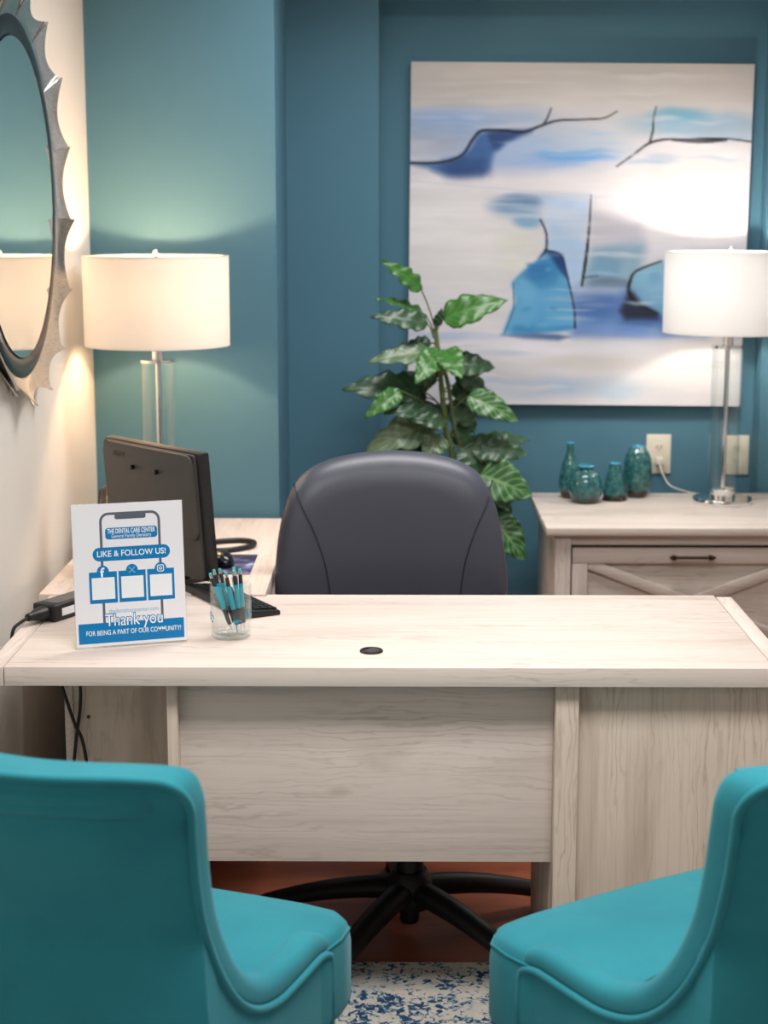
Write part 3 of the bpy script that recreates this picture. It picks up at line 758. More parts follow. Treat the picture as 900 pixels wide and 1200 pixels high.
# ------------------------------------------------------------------ teal guest chairs
def lerp(a, b, t): return a + (b - a) * t
def guest_chair(label, loc, rz):
    t = thing('guest_chair', label, 'chair', loc, rz, 'teal guest chairs in front of the desk')
    # rolled frame: front-of-arm -> back -> top -> mirrored.  (x, y, z, outward, inner normal, depth)
    yc = lambda x: -.066 * (1 - min(1, (x / .24) ** 2))        # the back is gently curved around the sitter
    K = [(.258, .322, .496, (1, 0, 0), (0, .1, 1), .028),
         (.258, .285, .508, (1, 0, 0), (0, -.05, 1), .032),
         (.257, .215, .508, (1, 0, 0), (0, .03, 1), .034),
         (.254, .145, .511, (1, 0, 0), (0, .12, 1), .038),
         (.250, .085, .534, (1, 0, 0), (0, .5, .9), .042),
         (.245, .035, .585, (1, 0, 0), (0, .9, .42), .046),
         (.239, .000, .66, (1, 0, 0), (0, 1, .16), .050),
         (.239, -.020, .74, (1, 0, 0), (0, 1, .14), .053),
         (.243, -.034, .81, (1, 0, 0), (0, 1, .16), .055),
         (.242, -.042, .853, (1, 0, .25), (0, 1, .16), .056),
         (.228, -.046, .881, (.6, 0, .8), (0, 1, .16), .072),
         (.192, -.048, .890, (.1, 0, 1), (0, 1, .16), .084),
         (.10, -.049, .893, (0, 0, 1), (0, 1, .16), .088)]
    K = [(x, y + (yc(x) if z > .6 else 0), z, o, n, d) for x, y, z, o, n, d in K]
    mid = (.0, -.049 + yc(0), .893, (0, 0, 1), (0, 1, .16), .088)
    full = K + [mid] + [(-x, y, z, (-o[0], o[1], o[2]), n, d) for x, y, z, o, n, d in reversed(K)]
    n_ = 6
    pos = catmull([f[:3] for f in full], n_); ov = catmull([f[3] for f in full], n_); nv = catmull([f[4] for f in full], n_); dp = catmull([(f[5], 0, 0) for f in full], n_)
    rings = []; pipe = []
    wd = .052
    for p, o, n, d in zip(pos, ov, nv, dp):
        o = o.normalized(); n = (n - o * n.dot(o)).normalized(); d = d.x
        sec = []
        rf = min(.022, d * .55); rb = .008
        # rounded section: a = along outward (0 outer), b = along normal (0 front, -d back)
        for (ca, cb, r, a0) in ((-rf, -rf, rf, 0), (-wd + rf, -rf, rf, 90), (-wd + rb, -d + rb, rb, 180), (-rb, -d + rb, rb, 270)):
            for k in range(6):
                ang = math.radians(a0 + 90 * k / 5); sec.append((ca + r * math.cos(ang), cb + r * math.sin(ang)))
        rings.append([p + o * a + n * b for a, b in sec])
        pipe.append(p + o * (.0005) + n * (-d - .003))
    def puff(ring, s, off):
        c = sum(ring, Vector()) / len(ring); return [c + (q - c) * s + off for q in ring]
    e0 = (pos[0] - pos[1]).normalized(); e1 = (pos[-1] - pos[-2]).normalized()
    rings = [puff(rings[0], .25, e0 * .012), puff(rings[0], .7, e0 * .010), puff(rings[0], .93, e0 * .004)] + rings + [puff(rings[-1], .93, e1 * .004), puff(rings[-1], .7, e1 * .010), puff(rings[-1], .25, e1 * .012)]
    link_mesh('frame_roll', loft(rings), teal_fab, t, smooth=60)
    zb = .345
    # piping runs round the frame and down the front of each arm
    a = pipe[0]; z_ = pipe[-1]
    pp = [Vector((a.x, a.y + .012, zb)), Vector((a.x, a.y + .012, a.z - .05)), Vector((a.x, a.y + .011, a.z - .018)), Vector((a.x, a.y + .007, a.z - .005))] + pipe + \
         [Vector((z_.x, z_.y + .007, z_.z - .005)), Vector((z_.x, z_.y + .011, z_.z - .018)), Vector((z_.x, z_.y + .012, z_.z - .05)), Vector((z_.x, z_.y + .012, zb))]
    link_mesh('piping', tube(pp, .0062, 8), teal_fab, t, smooth=180)
    # outer shell: side panels below the piping and the rear panel
    hp = pipe[:len(pipe) // 2 + 1]
    xo_ = .2565
    for s in (1, -1):
        prof = [(q.x - .0015, q.y, q.z) for q in hp if q.z < .655]
        prof = [(xo_, hp[0].y + .010, zb), (xo_, hp[0].y + .010, hp[0].z - .004)] + prof + [(.2385, -.058, .655), (.2455, -.064, .56), (.254, -.064, .45), (xo_, -.060, zb)]
        b = bmesh.new()
        A = [b.verts.new((s * x, y, z)) for x, y, z in prof]; B = [b.verts.new((s * .200, y, z)) for x, y, z in prof]; n = len(prof)
        for q in range(n): b.faces.new([A[q], A[(q + 1) % n], B[(q + 1) % n], B[q]])
        bmesh.ops.triangulate(b, faces=[b.faces.new(A), b.faces.new(B)])
        link_mesh('side_panel', b, teal_fab, t, smooth=40)
    def sheet(rows, bow, thick, name):
        # rows: (edge half-width, edge y, z); a bowed slab following the curve of the back
        b = bmesh.new(); nx = 20; G = {}
        for side in (0, 1):
            for i, (w, y, z) in enumerate(rows):
                for j in range(nx + 1):
                    q = -1 + 2 * j / nx; x = q * w
                    yy = y - yc(w) + yc(x) + (bow(z) if callable(bow) else bow) * (1 - q ** 4)
                    G[side, i, j] = b.verts.new((x, yy + (thick if side else 0), z))
        ni = len(rows)
        for side in (0, 1):
            for i in range(ni - 1):
                for j in range(nx): b.faces.new([G[side, i, j], G[side, i, j + 1], G[side, i + 1, j + 1], G[side, i + 1, j]])
        for i in range(ni - 1):
            for j in (0, nx): b.faces.new([G[0, i, j], G[0, i + 1, j], G[1, i + 1, j], G[1, i, j]])
        for j in range(nx):
            for i in (0, ni - 1): b.faces.new([G[0, i, j], G[0, i, j + 1], G[1, i, j + 1], G[1, i, j]])
        return link_mesh(name, b, teal_fab, t, smooth=50)
    rows = [(xo_, -.060, zb), (.254, -.064, .45), (.2455, -.064, .56), (.2385, -.058, .652)]
    rows += [(q.x - .002, q.y + .0015, q.z - .004) for q in hp if q.z > .665 and q.x > .10]
    rows.append((.06, rows[-1][1] - yc(.10) + yc(.06), rows[-1][2] + .001))
    ss = lambda a, c, z: (lambda k: k * k * (3 - 2 * k))(max(0., min(1., (z - a) / (c - a))))
    sheet(rows, lambda z: -.005 - .022 * ss(.70, .83, z) * (1 - ss(.862, .886, z)), .030, 'rear_panel')
    zs = [.46, .49, .52, .58, .64, .70, .76, .81, .85, .874]
    yv = np.interp(zs, [.44, .54, .60, .66, .74, .82, .87, .89], [.075, .050, .020, .0, -.019, -.033, -.044, -.050])
    sheet([(.202, y, z) for y, z in zip(yv, zs)], .012, -.055, 'backrest')
    # seat: rounded front corners, crowned top
    def seat_outline(g):
        P = [(.250, -.03), (.251, .27), (.260, .31), (.266, .36), (.262, .405), (.238, .428), (.18, .437), (.09, .441), (0, .442)]
        P = P + [(-x, y) for x, y in reversed(P[:-1])]
        return [(x * (1 - g), .21 + (y - .21) * (1 - g)) for x, y in P]
    R = []
    for g, z in ((.05, .345), (.012, .348), (.0, .36), (.0, .452), (.007, .470), (.022, .485), (.05, .492), (.12, .497), (.3, .503), (.6, .508), (.95, .510)):
        R.append([(x, y, z) for x, y in seat_outline(g)])
    link_mesh('seat', loft(R), teal_fab, t, smooth=60)
    so = seat_outline(.010)[2:-2]
    link_mesh('seat_welt', tube([(x, y, .473) for x, y in so], .0026, 6), teal_fab, t, smooth=180)
    for sx in (-1, 1):
        for y0, y1 in ((.36, .38), (-.04, -.10)):
            x0 = sx * .215
            rings = [[(x0 + a * w + k * sx * .01, lerp(y0, y1, k) + c * w, lerp(.348, 0, k)) for a, c in ((-1, -1), (1, -1), (1, 1), (-1, 1))] for k, w in ((0, .022), (1, .014))]
            link_mesh('leg', loft(rings), leg_dark, t, smooth=0)
    return t
guest_chair('teal upholstered guest chair at the left, seen from behind and turned right', (-.456, 2.172, .0055), math.radians(-20))
guest_chair('teal upholstered guest chair at the right, turned left with its seat side in view', (.582, 2.204, .0055), math.radians(32.5))

# ------------------------------------------------------------------ plant
def plant():
    px, py = .045, 4.80
    t = thing('potted_plant', 'tall leafy artificial green plant behind the office chair in the corner', 'plant', (px, py, 0))
    link_mesh('planter', lathe([(0, 0), (.10, 0), (.105, .01), (.135, .26), (.14, .27), (.13, .272), (.125, .24), (0, .235)], 36), pot_m, t)
    link_mesh('soil', lathe([(0, .236), (.124, .238), (.12, .245), (0, .25)], 24), soil_m, t)
    def P(x, y, d=0):           # photo pixel -> local point at this depth offset
        Yv = py + d
        k = Yv * 1.0165 / 1950.
        u_, v_ = (x - 450) / 1950., (600 - y) / 1950.
        th = math.radians(10.06); dy = math.cos(th) + v_ * math.sin(th); dz = -math.sin(th) + v_ * math.cos(th)
        ps = math.radians(.45); wx = u_ * math.cos(ps) - dy * math.sin(ps); wy = u_ * math.sin(ps) + dy * math.cos(ps)
        s = Yv / wy
        return Vector((wx * s - px, d, H + dz * s))
    trunk = [Vector((-.005, .0, .23)), Vector((.0, .0, .45)), P(528, 560), P(522, 500), P(517, 450), P(512, 400), P(510, 385)]
    link_mesh('stem', tube(catmull(trunk, 6), [.011 - .005 * k / 36 for k in range(37)], 8), stem_m, t)
    trunk2 = [Vector((.02, .03, .23)), Vector((.03, .03, .45)), P(540, 560, .03), P(532, 500, .02), P(525, 450, .02), P(516, 420, .01)]
    link_mesh('stem', tube(catmull(trunk2, 6), .006, 8), stem_m, t)
    # node px, base px, tip px, width(m), depth at base, depth at tip, roll(deg, 0 = broad side to the viewer), material, split lobes
    L = [((510, 385), (494, 340), (450, 304), .062, 0, -.05, 25, leaf_b, 1),
         ((509, 392), (500, 372), (443, 345), .050, .02, -.02, 50, leaf_b, 1),
         ((508, 396), (501, 380), (436, 368), .075, -.02, -.06, 25, leaf_d, 1),
         ((512, 388), (519, 374), (594, 349), .105, -.01, -.04, 20, leaf_b, 1),
         ((511, 388), (511, 382), (518, 362), .030, -.01, -.03, 0, leaf_d, 0),
         ((514, 420), (508, 414), (432, 420), .080, -.02, -.07, 30, leaf_p, 1),
         ((515, 420), (516, 410), (488, 446), .085, -.03, -.14, 10, leaf_b, 0),
         ((515, 420), (520, 410), (540, 440), .085, -.03, -.14, -10, leaf_b, 0),
         ((518, 440), (530, 428), (582, 428), .085, .0, .03, 25, leaf_d, 0),
         ((518, 440), (534, 434), (578, 470), .080, .05, .08, 30, leaf_d, 0),
         ((520, 480), (494, 458), (403, 452), .115, .02, -.03, 25, leaf_d, 1),
         ((520, 480), (500, 466), (440, 462), .075, .06, .08, 30, leaf_d, 0),
         ((521, 490), (470, 458), (428, 488), .060, -.06, -.12, 10, leaf_b, 0),
         ((522, 500), (516, 486), (452, 480), .070, -.04, -.10, 35, leaf_d, 0),
         ((521, 495), (523, 498), (474, 486), .055, -.06, -.10, 25, leaf_d, 0),
         ((522, 505), (508, 496), (428, 526), .120, -.02, -.08, 15, leaf_p, 1),
         ((523, 520), (505, 520), (440, 540), .090, .04, .05, 20, leaf_d, 0),
         ((521, 495), (548, 464), (608, 492), .085, -.04, -.08, 15, leaf_v, 0),
         ((519, 460), (530, 452), (566, 478), .070, .04, .06, 20, leaf_d, 0),
         ((526, 545), (552, 524), (620, 530), .105, -.02, -.03, 25, leaf_d, 1),
         ((526, 545), (560, 520), (622, 512), .070, .04, .06, 40, leaf_d, 0),
         ((528, 560), (562, 556), (624, 580), .140, -.05, -.08, 10, leaf_v, 0),
         ((528, 562), (575, 560), (600, 606), .075, .04, .03, 20, leaf_d, 0),
         ((528, 575), (578, 608), (616, 656), .110, -.03, -.07, 10, leaf_v, 0),
         ((528, 560), (540, 540), (600, 545), .090, .06, .10, 20, leaf_d, 0),
         ((527, 560), (500, 545), (430, 560), .110, .05, .06, 20, leaf_d, 0),
         ((528, 580), (500, 590), (430, 620), .110, .0, -.04, 20, leaf_d, 0),
         ((529, 600), (560, 620), (590, 690), .110, .05, .05, 15, leaf_d, 0),
         ((513, 410), (505, 402), (470, 405), .050, .03, .05, 30, leaf_d, 0),
         ((517, 430), (508, 424), (484, 470), .070, .03, .03, 10, leaf_d, 0),
         ((520, 460), (535, 462), (572, 452), .070, .05, .08, 30, leaf_d, 0),
         ((520, 470), (530, 470), (560, 505), .080, .04, .06, 15, leaf_d, 0),
         ((521, 480), (512, 478), (470, 500), .080, .05, .06, 20, leaf_d, 0),
         ((522, 490), (532, 500), (560, 530), .080, .05, .06, 20, leaf_d, 0),
         ((524, 510), (512, 512), (470, 536), .085, .0, -.03, 20, leaf_d, 1),
         ((524, 510), (515, 510), (498, 540), .085, -.04, -.08, 5, leaf_p, 0),
         ((526, 530), (540, 524), (572, 560), .090, -.02, -.05, 10, leaf_d, 0),
         ((518, 450), (512, 446), (464, 440), .060, .04, .05, 30, leaf_d, 0),
         ((528, 575), (572, 590), (606, 640), .080, .03, .03, 10, leaf_d, 0)]
    for node, bs, tp, w, d0, d1, roll, m, lob in L:
        a, b0, tip = P(*node), P(*bs, d0), P(*tp, d1)
        mid = (a + b0) / 2 + Vector((0, 0, .008))
        link_mesh('petiole', tube(catmull([a, mid, b0], 5), .0022, 6), stem_m, t)
        ax = (tip - b0); Ln = ax.length; ax.normalize()
        view = Vector((.0, -1, .16)).normalized()
        side = ax.cross(view).normalized(); nrm = side.cross(ax).normalized()
        if nrm.z < 0 and abs(nrm.y) < .5: nrm = -nrm; side = -side
        R_ = Matrix.Rotation(math.radians(roll), 3, ax)
        # tilt so the upper face looks up
        if (R_ @ nrm).z < (Matrix.Rotation(-math.radians(roll), 3, ax) @ nrm).z: R_ = Matrix.Rotation(-math.radians(roll), 3, ax)
        side = R_ @ side; nrm = R_ @ nrm
        nu, nv = 10, 22; bm = bmesh.new(); uvl = bm.loops.layers.uv.new('uv'); G = {}; UVs = {}
        for i in range(nv + 1):
            s = i / nv
            wid = w / 2 * (math.sin(PI * min(1, s ** .72)) ** .75) * (1.06 - .25 * s) if 0 < s < 1 else .0006
            droop = -.10 * Ln * s * s + .05 * Ln * math.sin(PI * s)
            for j in range(nu + 1):
                q = -1 + 2 * j / nu
                e = 1.0
                if lob and abs(q) > .3: e = 1 - .20 * max(0, math.sin(s * PI * 7 + (0 if q > 0 else .9))) * (abs(q) - .3) / .7
                y = q * wid * e
                cup = (.20 * abs(q) - .12 * q * q) * wid * 1.2 + .0045 * math.sin(s * 26 + q * 2) * abs(q)
                p = b0 + ax * (Ln * s - .12 * abs(q) * wid) + side * y + nrm * (cup + droop)
                G[i, j] = bm.verts.new(p); UVs[G[i, j]] = ((q + 1) / 2, s)
        for i in range(nv):
            for j in range(nu):
                f = bm.faces.new([G[i, j], G[i, j + 1], G[i + 1, j + 1], G[i + 1, j]])
                for lp in f.loops: lp[uvl].uv = UVs[lp.vert]
        o = link_mesh('leaf', bm, m, t, smooth=180)
        so = o.modifiers.new('thickness', 'SOLIDIFY'); so.thickness = .0007
plant()

# ------------------------------------------------------------------ sign in its acrylic stand
paper = mat('white_glossy_paper', srgb(236, 236, 242), .25, spec=.5)
blue_ink = mat('blue_print', srgb(6, 124, 186), .3)
grey_ink = mat('grey_print', srgb(92, 100, 112), .3)
white_ink = mat('white_print', srgb(240, 244, 248), .3)
paleblue_ink = mat('pale_blue_print', srgb(130, 190, 224), .3)
acrylic = thin_glass('clear_acrylic', .10)
def text_bm(s, size, width=None, bold=0, center=True):
    cu = bpy.data.curves.new('lettering', 'FONT'); cu.body = s; cu.size = size; cu.align_x = 'CENTER'; cu.align_y = 'CENTER'; cu.offset = bold; cu.resolution_u = 4; cu.fill_mode = 'FRONT'
    ob = bpy.data.objects.new('lettering', cu); COL.objects.link(ob)
    dg = bpy.context.evaluated_depsgraph_get(); me = ob.evaluated_get(dg).to_mesh()
    bm = bmesh.new(); bm.from_mesh(me); ob.evaluated_get(dg).to_mesh_clear()
    bpy.data.objects.remove(ob); bpy.data.curves.remove(cu)
    xs = [v.co.x for v in bm.verts]; x0, x1 = min(xs), max(xs)
    k = width / (x1 - x0) if width else 1
    for v in bm.verts: v.co.x = (v.co.x - (x0 + x1) / 2) * k
    return bm
def sign():
    Wd, Hd = .216, .279
    t = thing('sign_holder', 'white and blue follow-us sign in a clear acrylic stand on the desk', 'sign', (-.518, 3.163, DT + .0005), math.radians(17.9))
    # local frame: x right, y away from the viewer, z up; panel leans back
    lean = math.radians(5)
    M0 = Matrix.Translation((0, 0, .004)) @ Matrix.Rotation(-lean, 4, 'X')
    def put(name, bm, m, parent, y, th=0):
        # bm in (u right, v up) flat in xy -> xz, facing -y
        for v in bm.verts: x, z = v.co.x, v.co.y; v.co = M0 @ Vector((x, y - v.co.z, z))
        o = link_mesh(name, bm, m, parent, smooth=0)
        return o
    def flat(pts):
        b = bmesh.new(); b.faces.new([b.verts.new((x, z, 0)) for x, z in pts])
        r = bmesh.ops.extrude_face_region(b, geom=b.faces[:])
        for v in [g for g in r['geom'] if isinstance(g, bmesh.types.BMVert)]: v.co.z += .00012
        return b
    cx = lambda u: (u - .5) * Wd
    cz = lambda v: (1 - v) * Hd
    b = box(-Wd / 2 - .002, Wd / 2 + .002, .0008, .0026, 0, Hd + .001, .0006)
    for v in b.verts: v.co = M0 @ v.co
    hold = link_mesh('acrylic_panel', b, acrylic, t, smooth=0)
    b = box(-Wd / 2 - .002, Wd / 2 + .002, .003, .085, 0, .0025, .0008)
    link_mesh('acrylic_foot', b, acrylic, t, smooth=0)
    b = box(-Wd / 2, Wd / 2, .0, .0006, .001, Hd, 0)
    for v in b.verts: v.co = M0 @ v.co
    sheet = link_mesh('printed_sheet', b, paper, t, smooth=0)
    Y1, Y2, Y3, Y4 = -.0001, -.00016, -.00024, -.00032
    def rr(u0, u1, v0, v1, r): return rrect(cx(u0), cx(u1), cz(v1), cz(v0), r)
    # phone outline
    o_, i_ = rr(.245, .795, .062, 1.0, .018), rr(.268, .772, .080, 1.0, .013)
    bm = bmesh.new()
    strip = []
    for P in (o_, i_):
        left = [p for p in P]
        top = left[:14]
        q = [(left[0][0], cz(.835))] + top + [(top[-1][0], cz(.835))]
        strip.append([bm.verts.new((x, z, 0)) for x, z in q])
    for a in range(len(strip[0]) - 1): bm.faces.new([strip[0][a], strip[0][a + 1], strip[1][a + 1], strip[1][a]])
    put('phone_outline', bm, grey_ink, sheet, Y1)
    put('phone_notch', flat(rr(.385, .665, .068, .112, .004)), grey_ink, sheet, Y1)
    # brand plate
    put('banner', flat(rr(.295, .765, .170, .250, .006)), blue_ink, sheet, Y2)
    def txt(s, u, v, w, size, m, y, bold=0, nm='lettering'):
        bm = text_bm(s, size, w * Wd, bold)
        for q in bm.verts: q.co.x += cx(u); q.co.y += cz(v)
        return put(nm, bm, m, sheet, y)
    txt('THE DENTAL CARE CENTER', .53, .196, .43, .0128, white_ink, Y4, .00025)
    txt('General Family Dentistry', .53, .230, .36, .0098, white_ink, Y4)
    put('banner', flat(rr(.175, .875, .305, .400, .0131)), blue_ink, sheet, Y2)
    txt('LIKE & FOLLOW US!', .525, .352, .62, .0165, white_ink, Y4, .0002)
    for n_, (a, c) in enumerate(((.135, .385), (.400, .645), (.660, .905))):
        put('code_card', flat([(cx(a), cz(.695)), (cx(c), cz(.695)), (cx(c), cz(.475)), (cx(a), cz(.475))]), blue_ink, sheet, Y2)
        m_ = (a + c) / 2; r = .0115
        put('icon_badge', flat([(cx(m_) + r * math.cos(2 * PI * q / 28), cz(.472) + r * math.sin(2 * PI * q / 28)) for q in range(28)]), blue_ink, sheet, Y2 - .00003)
        put('blank_square', flat([(cx(a + .022), cz(.668)), (cx(c - .022), cz(.668)), (cx(c - .022), cz(.515)), (cx(a + .022), cz(.515))]), white_ink, sheet, Y3)
        X0, Z0 = cx(m_), cz(.472)
        if n_ == 0:
            bm = text_bm('f', .026, None, .0006)
            for q in bm.verts: q.co.x += X0 - .001; q.co.y += Z0 - .003
            put('icon', bm, white_ink, sheet, Y4)
        elif n_ == 1:
            bm = bmesh.new()
            for s in (-1, 1):
                w = .0009
                A, B = Vector((X0 - s * .0058, Z0 - .0058, 0)), Vector((X0 + s * .0058, Z0 + .0058, 0)); d = (B - A).normalized(); p = Vector((-d.y, d.x, 0)) * w
                bm.faces.new([bm.verts.new(A + p), bm.verts.new(A - p), bm.verts.new(B - p), bm.verts.new(B + p)])
            put('icon', bm, paleblue_ink, sheet, Y4)
        else:
            bm = bmesh.new()
            def loop(P, Q):
                A = [bm.verts.new((x, z, 0)) for x, z in P]; B = [bm.verts.new((x, z, 0)) for x, z in Q]; n = len(A)
                for q in range(n): bm.faces.new([A[q], A[(q + 1) % n], B[(q + 1) % n], B[q]])
            loop(rrect(X0 - .0068, X0 + .0068, Z0 - .0068, Z0 + .0068, .003), rrect(X0 - .0053, X0 + .0053, Z0 - .0053, Z0 + .0053, .002))
            loop([(X0 + .0033 * math.cos(q * PI / 12), Z0 + .0033 * math.sin(q * PI / 12)) for q in range(24)], [(X0 + .0019 * math.cos(q * PI / 12), Z0 + .0019 * math.sin(q * PI / 12)) for q in range(24)])
            put('icon', bm, white_ink, sheet, Y4)
    txt('thedentalcarecenter.com', .525, .755, .45, .0125, paleblue_ink, Y3)
    put('banner', flat(rr(.022, .978, .833, .975, .001)), blue_ink, sheet, Y2)
    txt('Thank you', .525, .822, .53, .0335, blue_ink, Y3, .0017)
    txt('Thank you', .525, .822, .52, .0335, white_ink, Y4, .0001)
    txt('FOR BEING A PART OF OUR COMMUNITY!', .52, .905, .86, .0135, white_ink, Y4, .0001)
sign()

# ------------------------------------------------------------------ glass of mechanical pencils
CUP = (-.332, 3.242)
t = thing('glass_tumbler', 'clear glass tumbler with teal print holding the pencils on the desk', 'glass', (CUP[0], CUP[1], DT))
prof = [(0, .0005), (.036, .0005), (.039, .003), (.0405, .010), (.0412, .06), (.0415, .108), (.0405, .1095), (.0392, .108), (.0387, .06), (.0375, .013), (.034, .0095), (0, .009)]
link_mesh('glass_body', lathe(prof, 56), glass, t, smooth=60)
teal_print = mat('teal_glass_print', srgb(30, 150, 190), .4)
def wrap(pts, w, a0, z0, bm):
    # ribbon of print lying on the outside of the glass: pts are (along, up) in metres
    n = len(pts); V = []
    for i, (x, z) in enumerate(pts):
        xa, za = pts[max(0, i - 1)]; xb, zb = pts[min(n - 1, i + 1)]; L = math.hypot(xb - xa, zb - za) or 1
        nx, nz = -(zb - za) / L * w, (xb - xa) / L * w
        row = []
        for s in (-1, 1):
            A = a0 + (x + s * nx) / .0416; row.append(bm.verts.new((.0417 * math.cos(A), .0417 * math.sin(A), z0 + z + s * nz)))
        V.append(row)
    for a, c in zip(V, V[1:]): bm.faces.new([a[0], a[1], c[1], c[0]])
bm = bmesh.new()
for cx_, cz_ in ((-.008, 0), (.002, .003), (.010, -.002)):
    wrap([(cx_ + .005 * math.cos(k * .55), cz_ + .007 * math.sin(k * .55)) for k in range(11)], .0012, math.radians(200), .045, bm)
for k in range(6):
    A = math.radians(20 + 28 * k)
    wrap([(0, .004), (.006 * math.cos(A), .006 * math.sin(A) + .005), (.012 * math.cos(A), .010 * math.sin(A) + .001)], .0008, math.radians(292), .034, bm)
wrap([(0, .004), (-.001, -.006), (.001, -.016)], .0009, math.radians(292), .034, bm)
for cx_ in (-.006, .004, .012):
    wrap([(cx_ + .004 * math.cos(k * .6), .006 * math.sin(k * .6)) for k in range(11)], .001, math.radians(335), .052, bm)
link_mesh('teal_print', bm, teal_print, t)
pen_teal = mat('teal_pencil_barrel', srgb(20, 160, 178), .3)
pen_blk = mat('black_pencil_grip', srgb(44, 46, 50), .55)
eraser_m = mat('teal_eraser', srgb(60, 190, 176), .6)
silver = mat('silver_pencil_metal', (.8, .8, .82, 1), .15, 1)
def pencil(label, tip, top):
    tip = Vector(tip); d = (Vector(top) - tip); Ln = .146; d.normalize()
    t = thing('mechanical_pencil', label, 'pencil', (CUP[0] + tip.x, CUP[1] + tip.y, DT + tip.z), 0, 'teal mechanical pencils in the glass')
    t.rotation_euler = d.to_track_quat('Z', 'Y').to_euler(); t.scale = (.95, .95, .865)
    link_mesh('tip', lathe([(0, 0), (.0006, 0), (.0008, .004), (.0030, .014), (.0034, .018), (0, .018)], 14), silver, t)
    link_mesh('grip', lathe([(0, .0181), (.0040, .0181), (.0046, .030), (.0044, .045), (.0047, .056), (0, .056)], 18), pen_blk, t)
    link_mesh('barrel', lathe([(0, .0561), (.0048, .0561), (.0048, .110), (.0046, .112), (0, .112)], 18), pen_teal, t)
    link_mesh('upper_barrel', lathe([(0, .1121), (.0043, .1121), (.0040, .133), (0, .133)], 18), pen_blk, t)
    link_mesh('clip', box(-.0014, .0014, -.0072, -.0060, .098, .131, .0004), silver, t)
    cp = link_mesh('cap', lathe([(0, .1331), (.0034, .1331), (.0034, .1405), (0, .1405)], 16), silver, t)
    link_mesh('eraser', lathe([(0, .1406), (.0033, .1406), (.0033, .1445), (.0024, .146), (0, .1462)], 16), eraser_m, cp)
for lab, tp, to in (
    ('teal pencil leaning farthest left in the glass, nearest the monitor', (.004, -.010, .0135), (-.041, -.004, .134)),
    ('short-standing teal pencil just right of the leftmost one', (-.002, .008, .0135), (-.033, .012, .13)),
    ('teal pencil leaning left behind the middle of the bunch', (.008, .012, .0135), (-.025, .025, .138)),
    ('teal pencil in front at the middle of the bunch, printed barrel', (.016, -.014, .0135), (-.008, -.022, .142)),
    ('teal pencil behind the middle of the bunch, clip showing', (.018, .010, .0135), (.004, .030, .136)),
    ('second teal pencil from the right of the bunch, almost upright', (.021, -.004, .0135), (.009, -.012, .140)),
    ('rightmost upright teal pencil in the glass', (.026, .004, .0135), (.019, .0, .142))):
    pencil(lab, tp, to)

# ------------------------------------------------------------------ monitor, keyboard, mouse, pad, cord, phone, adaptor
def monitor():
    A, Bp = Vector((-.408, 3.635, 0)), Vector((-.668, 3.935, 0))
    mid = (A + Bp) / 2; ang = math.atan2(A.y - Bp.y, A.x - Bp.x)
    t = thing('computer_monitor', 'black flat computer monitor seen from the back on the left side of the desk', 'monitor', (mid.x, mid.y, DT), ang)
    w = (A - Bp).length / 2; lean = Matrix.Rotation(math.radians(-4.5), 4, 'X')
    # local: -y is the back (towards the camera side), +y the screen
    R = Matrix.Translation((0, 0, .026)) @ Matrix.Rotation(math.radians(4.5), 4, 'X')
    def tl(b):
        for v in b.verts: v.co = R @ v.co
        return b
    link_mesh('housing', tl(box(-w, w, -.012, .016, 0, .293, .005)), black_pl, t)
    link_mesh('back_cover', tl(prism(rrect(-w + .006, w - .012, .004, .289, .006), 1, -.019, -.0125, bev=.003)), grey_pl, t)
    link_mesh('raised_back', tl(prism(rrect(-w + .012, w - .013, .093, .288, .022), 1, -.026, -.0195, bev=.003)), grey_pl, t)
    link_mesh('screen', tl(box(-w + .014, w - .014, .0162, .0175, .02, .282)), dark_screen, t)
    b = bmesh.new()
    for x in (-.055, .045): tube([R @ Vector((x, -.0265, .238)), R @ Vector((x, -.036, .238))], .0055, 14, bm=b)
    link_mesh('mount_screw', b, black_gl, t)
    bm = text_bm('AVY', .020, .055)
    for v in bm.verts: v.co = R @ Vector((v.co.x - w + .085, -.0272, v.co.y + .262))
    link_mesh('raised_lettering', bm, black_pl, t, smooth=0)
    link_mesh('stand_neck', box(-.05, .05, .0175 + .004, .045, .003, .12, .006), black_pl, t)
    link_mesh('stand_foot', prism(rrect(-.085, .085, -.03, .11, .03), 2, .0005, .012, bev=.003), black_gl, t)
monitor()
def keyboard():
    t = thing('keyboard', 'black keyboard lying at an angle behind the glass of pencils', 'keyboard', (-.322, 3.385, DT), math.atan2(.866, -.5))
    # local x along the length, y towards the camera-left side negative
    L, D = .31, .088
    b = prism([(-D, .001), (0, .001), (0, .015), (-.006, .017), (-D, .010)], 0, 0, L, bev=.002)
    link_mesh('keyboard_body', b, black_pl, t)
    for i in range(15):
        for j in range(4):
            x0 = .012 + i * .0190; y0 = -.016 - j * .018; f = lambda y: .0172 + (y + .006) / (D - .006) * .007
            bx = box(x0, x0 + .016, y0 - .0155, y0, 0, .0035, .0012)
            for v in bx.verts: v.co.z += f(v.co.y)
            link_mesh('key', bx, black_gl, t)
keyboard()
pad_m = mat('dark_galaxy_print', srgb(40, 44, 70), .6); _t = NT(pad_m)
_n = _t.n('ShaderNodeTexNoise', i_Scale=22., i_Detail=4.); _t.l(_t.coords(), _n.inputs['Vector'])
_t.l(_t.ramp(_n.outputs['Fac'], [(.38, srgb(26, 28, 40)), (.52, srgb(58, 58, 96)), (.62, srgb(92, 104, 150)), (.72, srgb(190, 190, 214))]), _t.b.inputs['Base Color'])
tag(link_mesh('mouse_pad', box(-.10, .072, -.115, .11, 0, .003, .001), pad_m, None, (-.418, 3.945, DT + .0003)), 'dark printed mouse pad on the wooden return', 'mouse pad')
b = bmesh.new(); rings = []
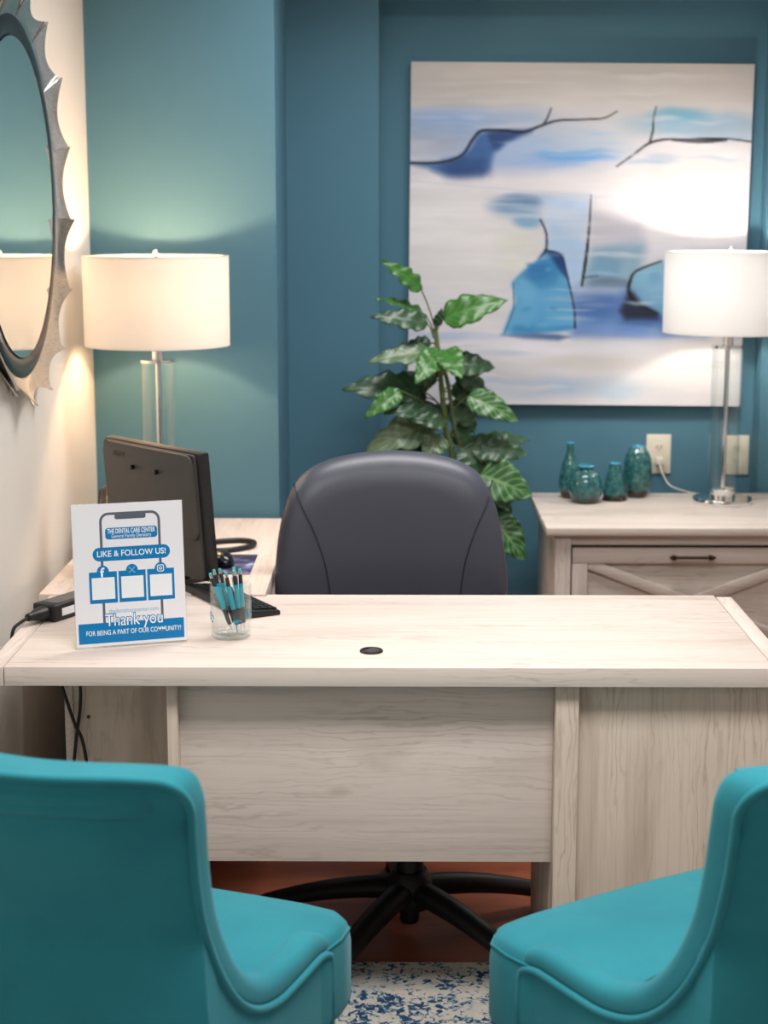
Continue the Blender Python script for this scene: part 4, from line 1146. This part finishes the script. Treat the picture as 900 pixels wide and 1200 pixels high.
for z, s in ((.0, .9), (.004, 1), (.014, 1), (.024, .9), (.031, .7), (.035, .4), (.036, .03)):
    rings.append([(.031 * s * math.cos(2 * PI * k / 28), .056 * s * math.sin(2 * PI * k / 28) + .006 * z / .036, z) for k in range(28)])
ms = thing('computer_mouse', 'black computer mouse on the dark printed mouse pad', 'mouse', (-.428, 3.93, DT + .0036), .5)
link_mesh('mouse_body', loft(rings), black_gl, ms, smooth=180)
link_mesh('scroll_wheel', tube([(-.003, .038, .029), (.003, .038, .029)], .006, 14), grey_pl, ms)
pts = [(-.50, 4.17), (-.45, 4.205), (-.40, 4.215), (-.367, 4.19), (-.372, 4.135), (-.42, 4.09), (-.47, 4.08), (-.53, 4.09)]
tag(link_mesh('looped_cable', tube(catmull([(x, y, DT + .0075) for x, y in pts], 8), .0068, 10), black_pl, smooth=180), 'thick black cord bent in a loop on the return beside the mouse pad', 'cord')
# small dark desk phone
ph = thing('desk_phone', 'black desk device mostly hidden behind the sign and the monitor', 'phone', (-.688, 4.17, DT), .1)
link_mesh('phone_body', prism([(-.07, .0005), (.07, .0005), (.07, .130), (.05, .142), (-.07, .03)], 0, -.075, .08, bev=.006), black_pl, ph)
link_mesh('handset', tube(catmull([(-.050, -.06, .070), (-.050, -.05, .095), (-.050, 0, .116), (-.050, .04, .136), (-.050, .055, .124)], 6), [.018] * 25, 12), black_gl, ph, smooth=180)
# power adaptor
ad = thing('power_adapter', 'black power adapter brick with a pale label beside the sign', 'power adapter', (-.700, 3.435, DT + .0003), math.radians(62))
link_mesh('brick', box(-.075, .065, -.030, .030, 0, .036, .005, 3), black_pl, ad)
link_mesh('label_sticker', box(-.052, -.012, -.0309, -.0301, .010, .026), paper, ad)
lm = mat('grey_print_label', srgb(84, 84, 86), .5)
link_mesh('rating_label', box(-.055, .045, -.020, .020, .0361, .0366), lm, ad)
link_mesh('connector', loft([[(x, y * w, .018 + z * h) for y, z in [(math.cos(2 * PI * k / 16), math.sin(2 * PI * k / 16)) for k in range(16)]] for x, w, h in ((-.0755, .020, .015), (-.095, .017, .013), (-.108, .010, .010), (-.125, .008, .008), (-.126, .005, .005))]), black_pl, ad, smooth=60)
Mi = (Matrix.Translation(ad.location) @ Matrix.Rotation(math.radians(62), 4, 'Z')).inverted()
wp = [(-.758, 3.326, DT + .018), (-.770, 3.312, DT + .012), (-.783, 3.30, DT), (-.786, 3.295, .72), (-.775, 3.30, .693), (-.735, 3.31, .690), (-.702, 3.305, .68), (-.685, 3.29, .63), (-.660, 3.275, .56), (-.638, 3.265, .50), (-.625, 3.27, .30), (-.64, 3.27, .012)]
link_mesh('cord', tube(catmull([Mi @ Vector(p) for p in wp], 8), .0036, 8), black_pl, ad, smooth=180)
tag(link_mesh('hanging_cable', tube(catmull([(-.668, 3.285, .709), (-.650, 3.282, .67), (-.648, 3.285, .60), (-.662, 3.285, .50), (-.68, 3.27, .30), (-.68, 3.25, .0065)], 8), .0036, 8), black_pl, smooth=180),
    'thin black cable hanging beside the end panel under the left end of the desk', 'cable')
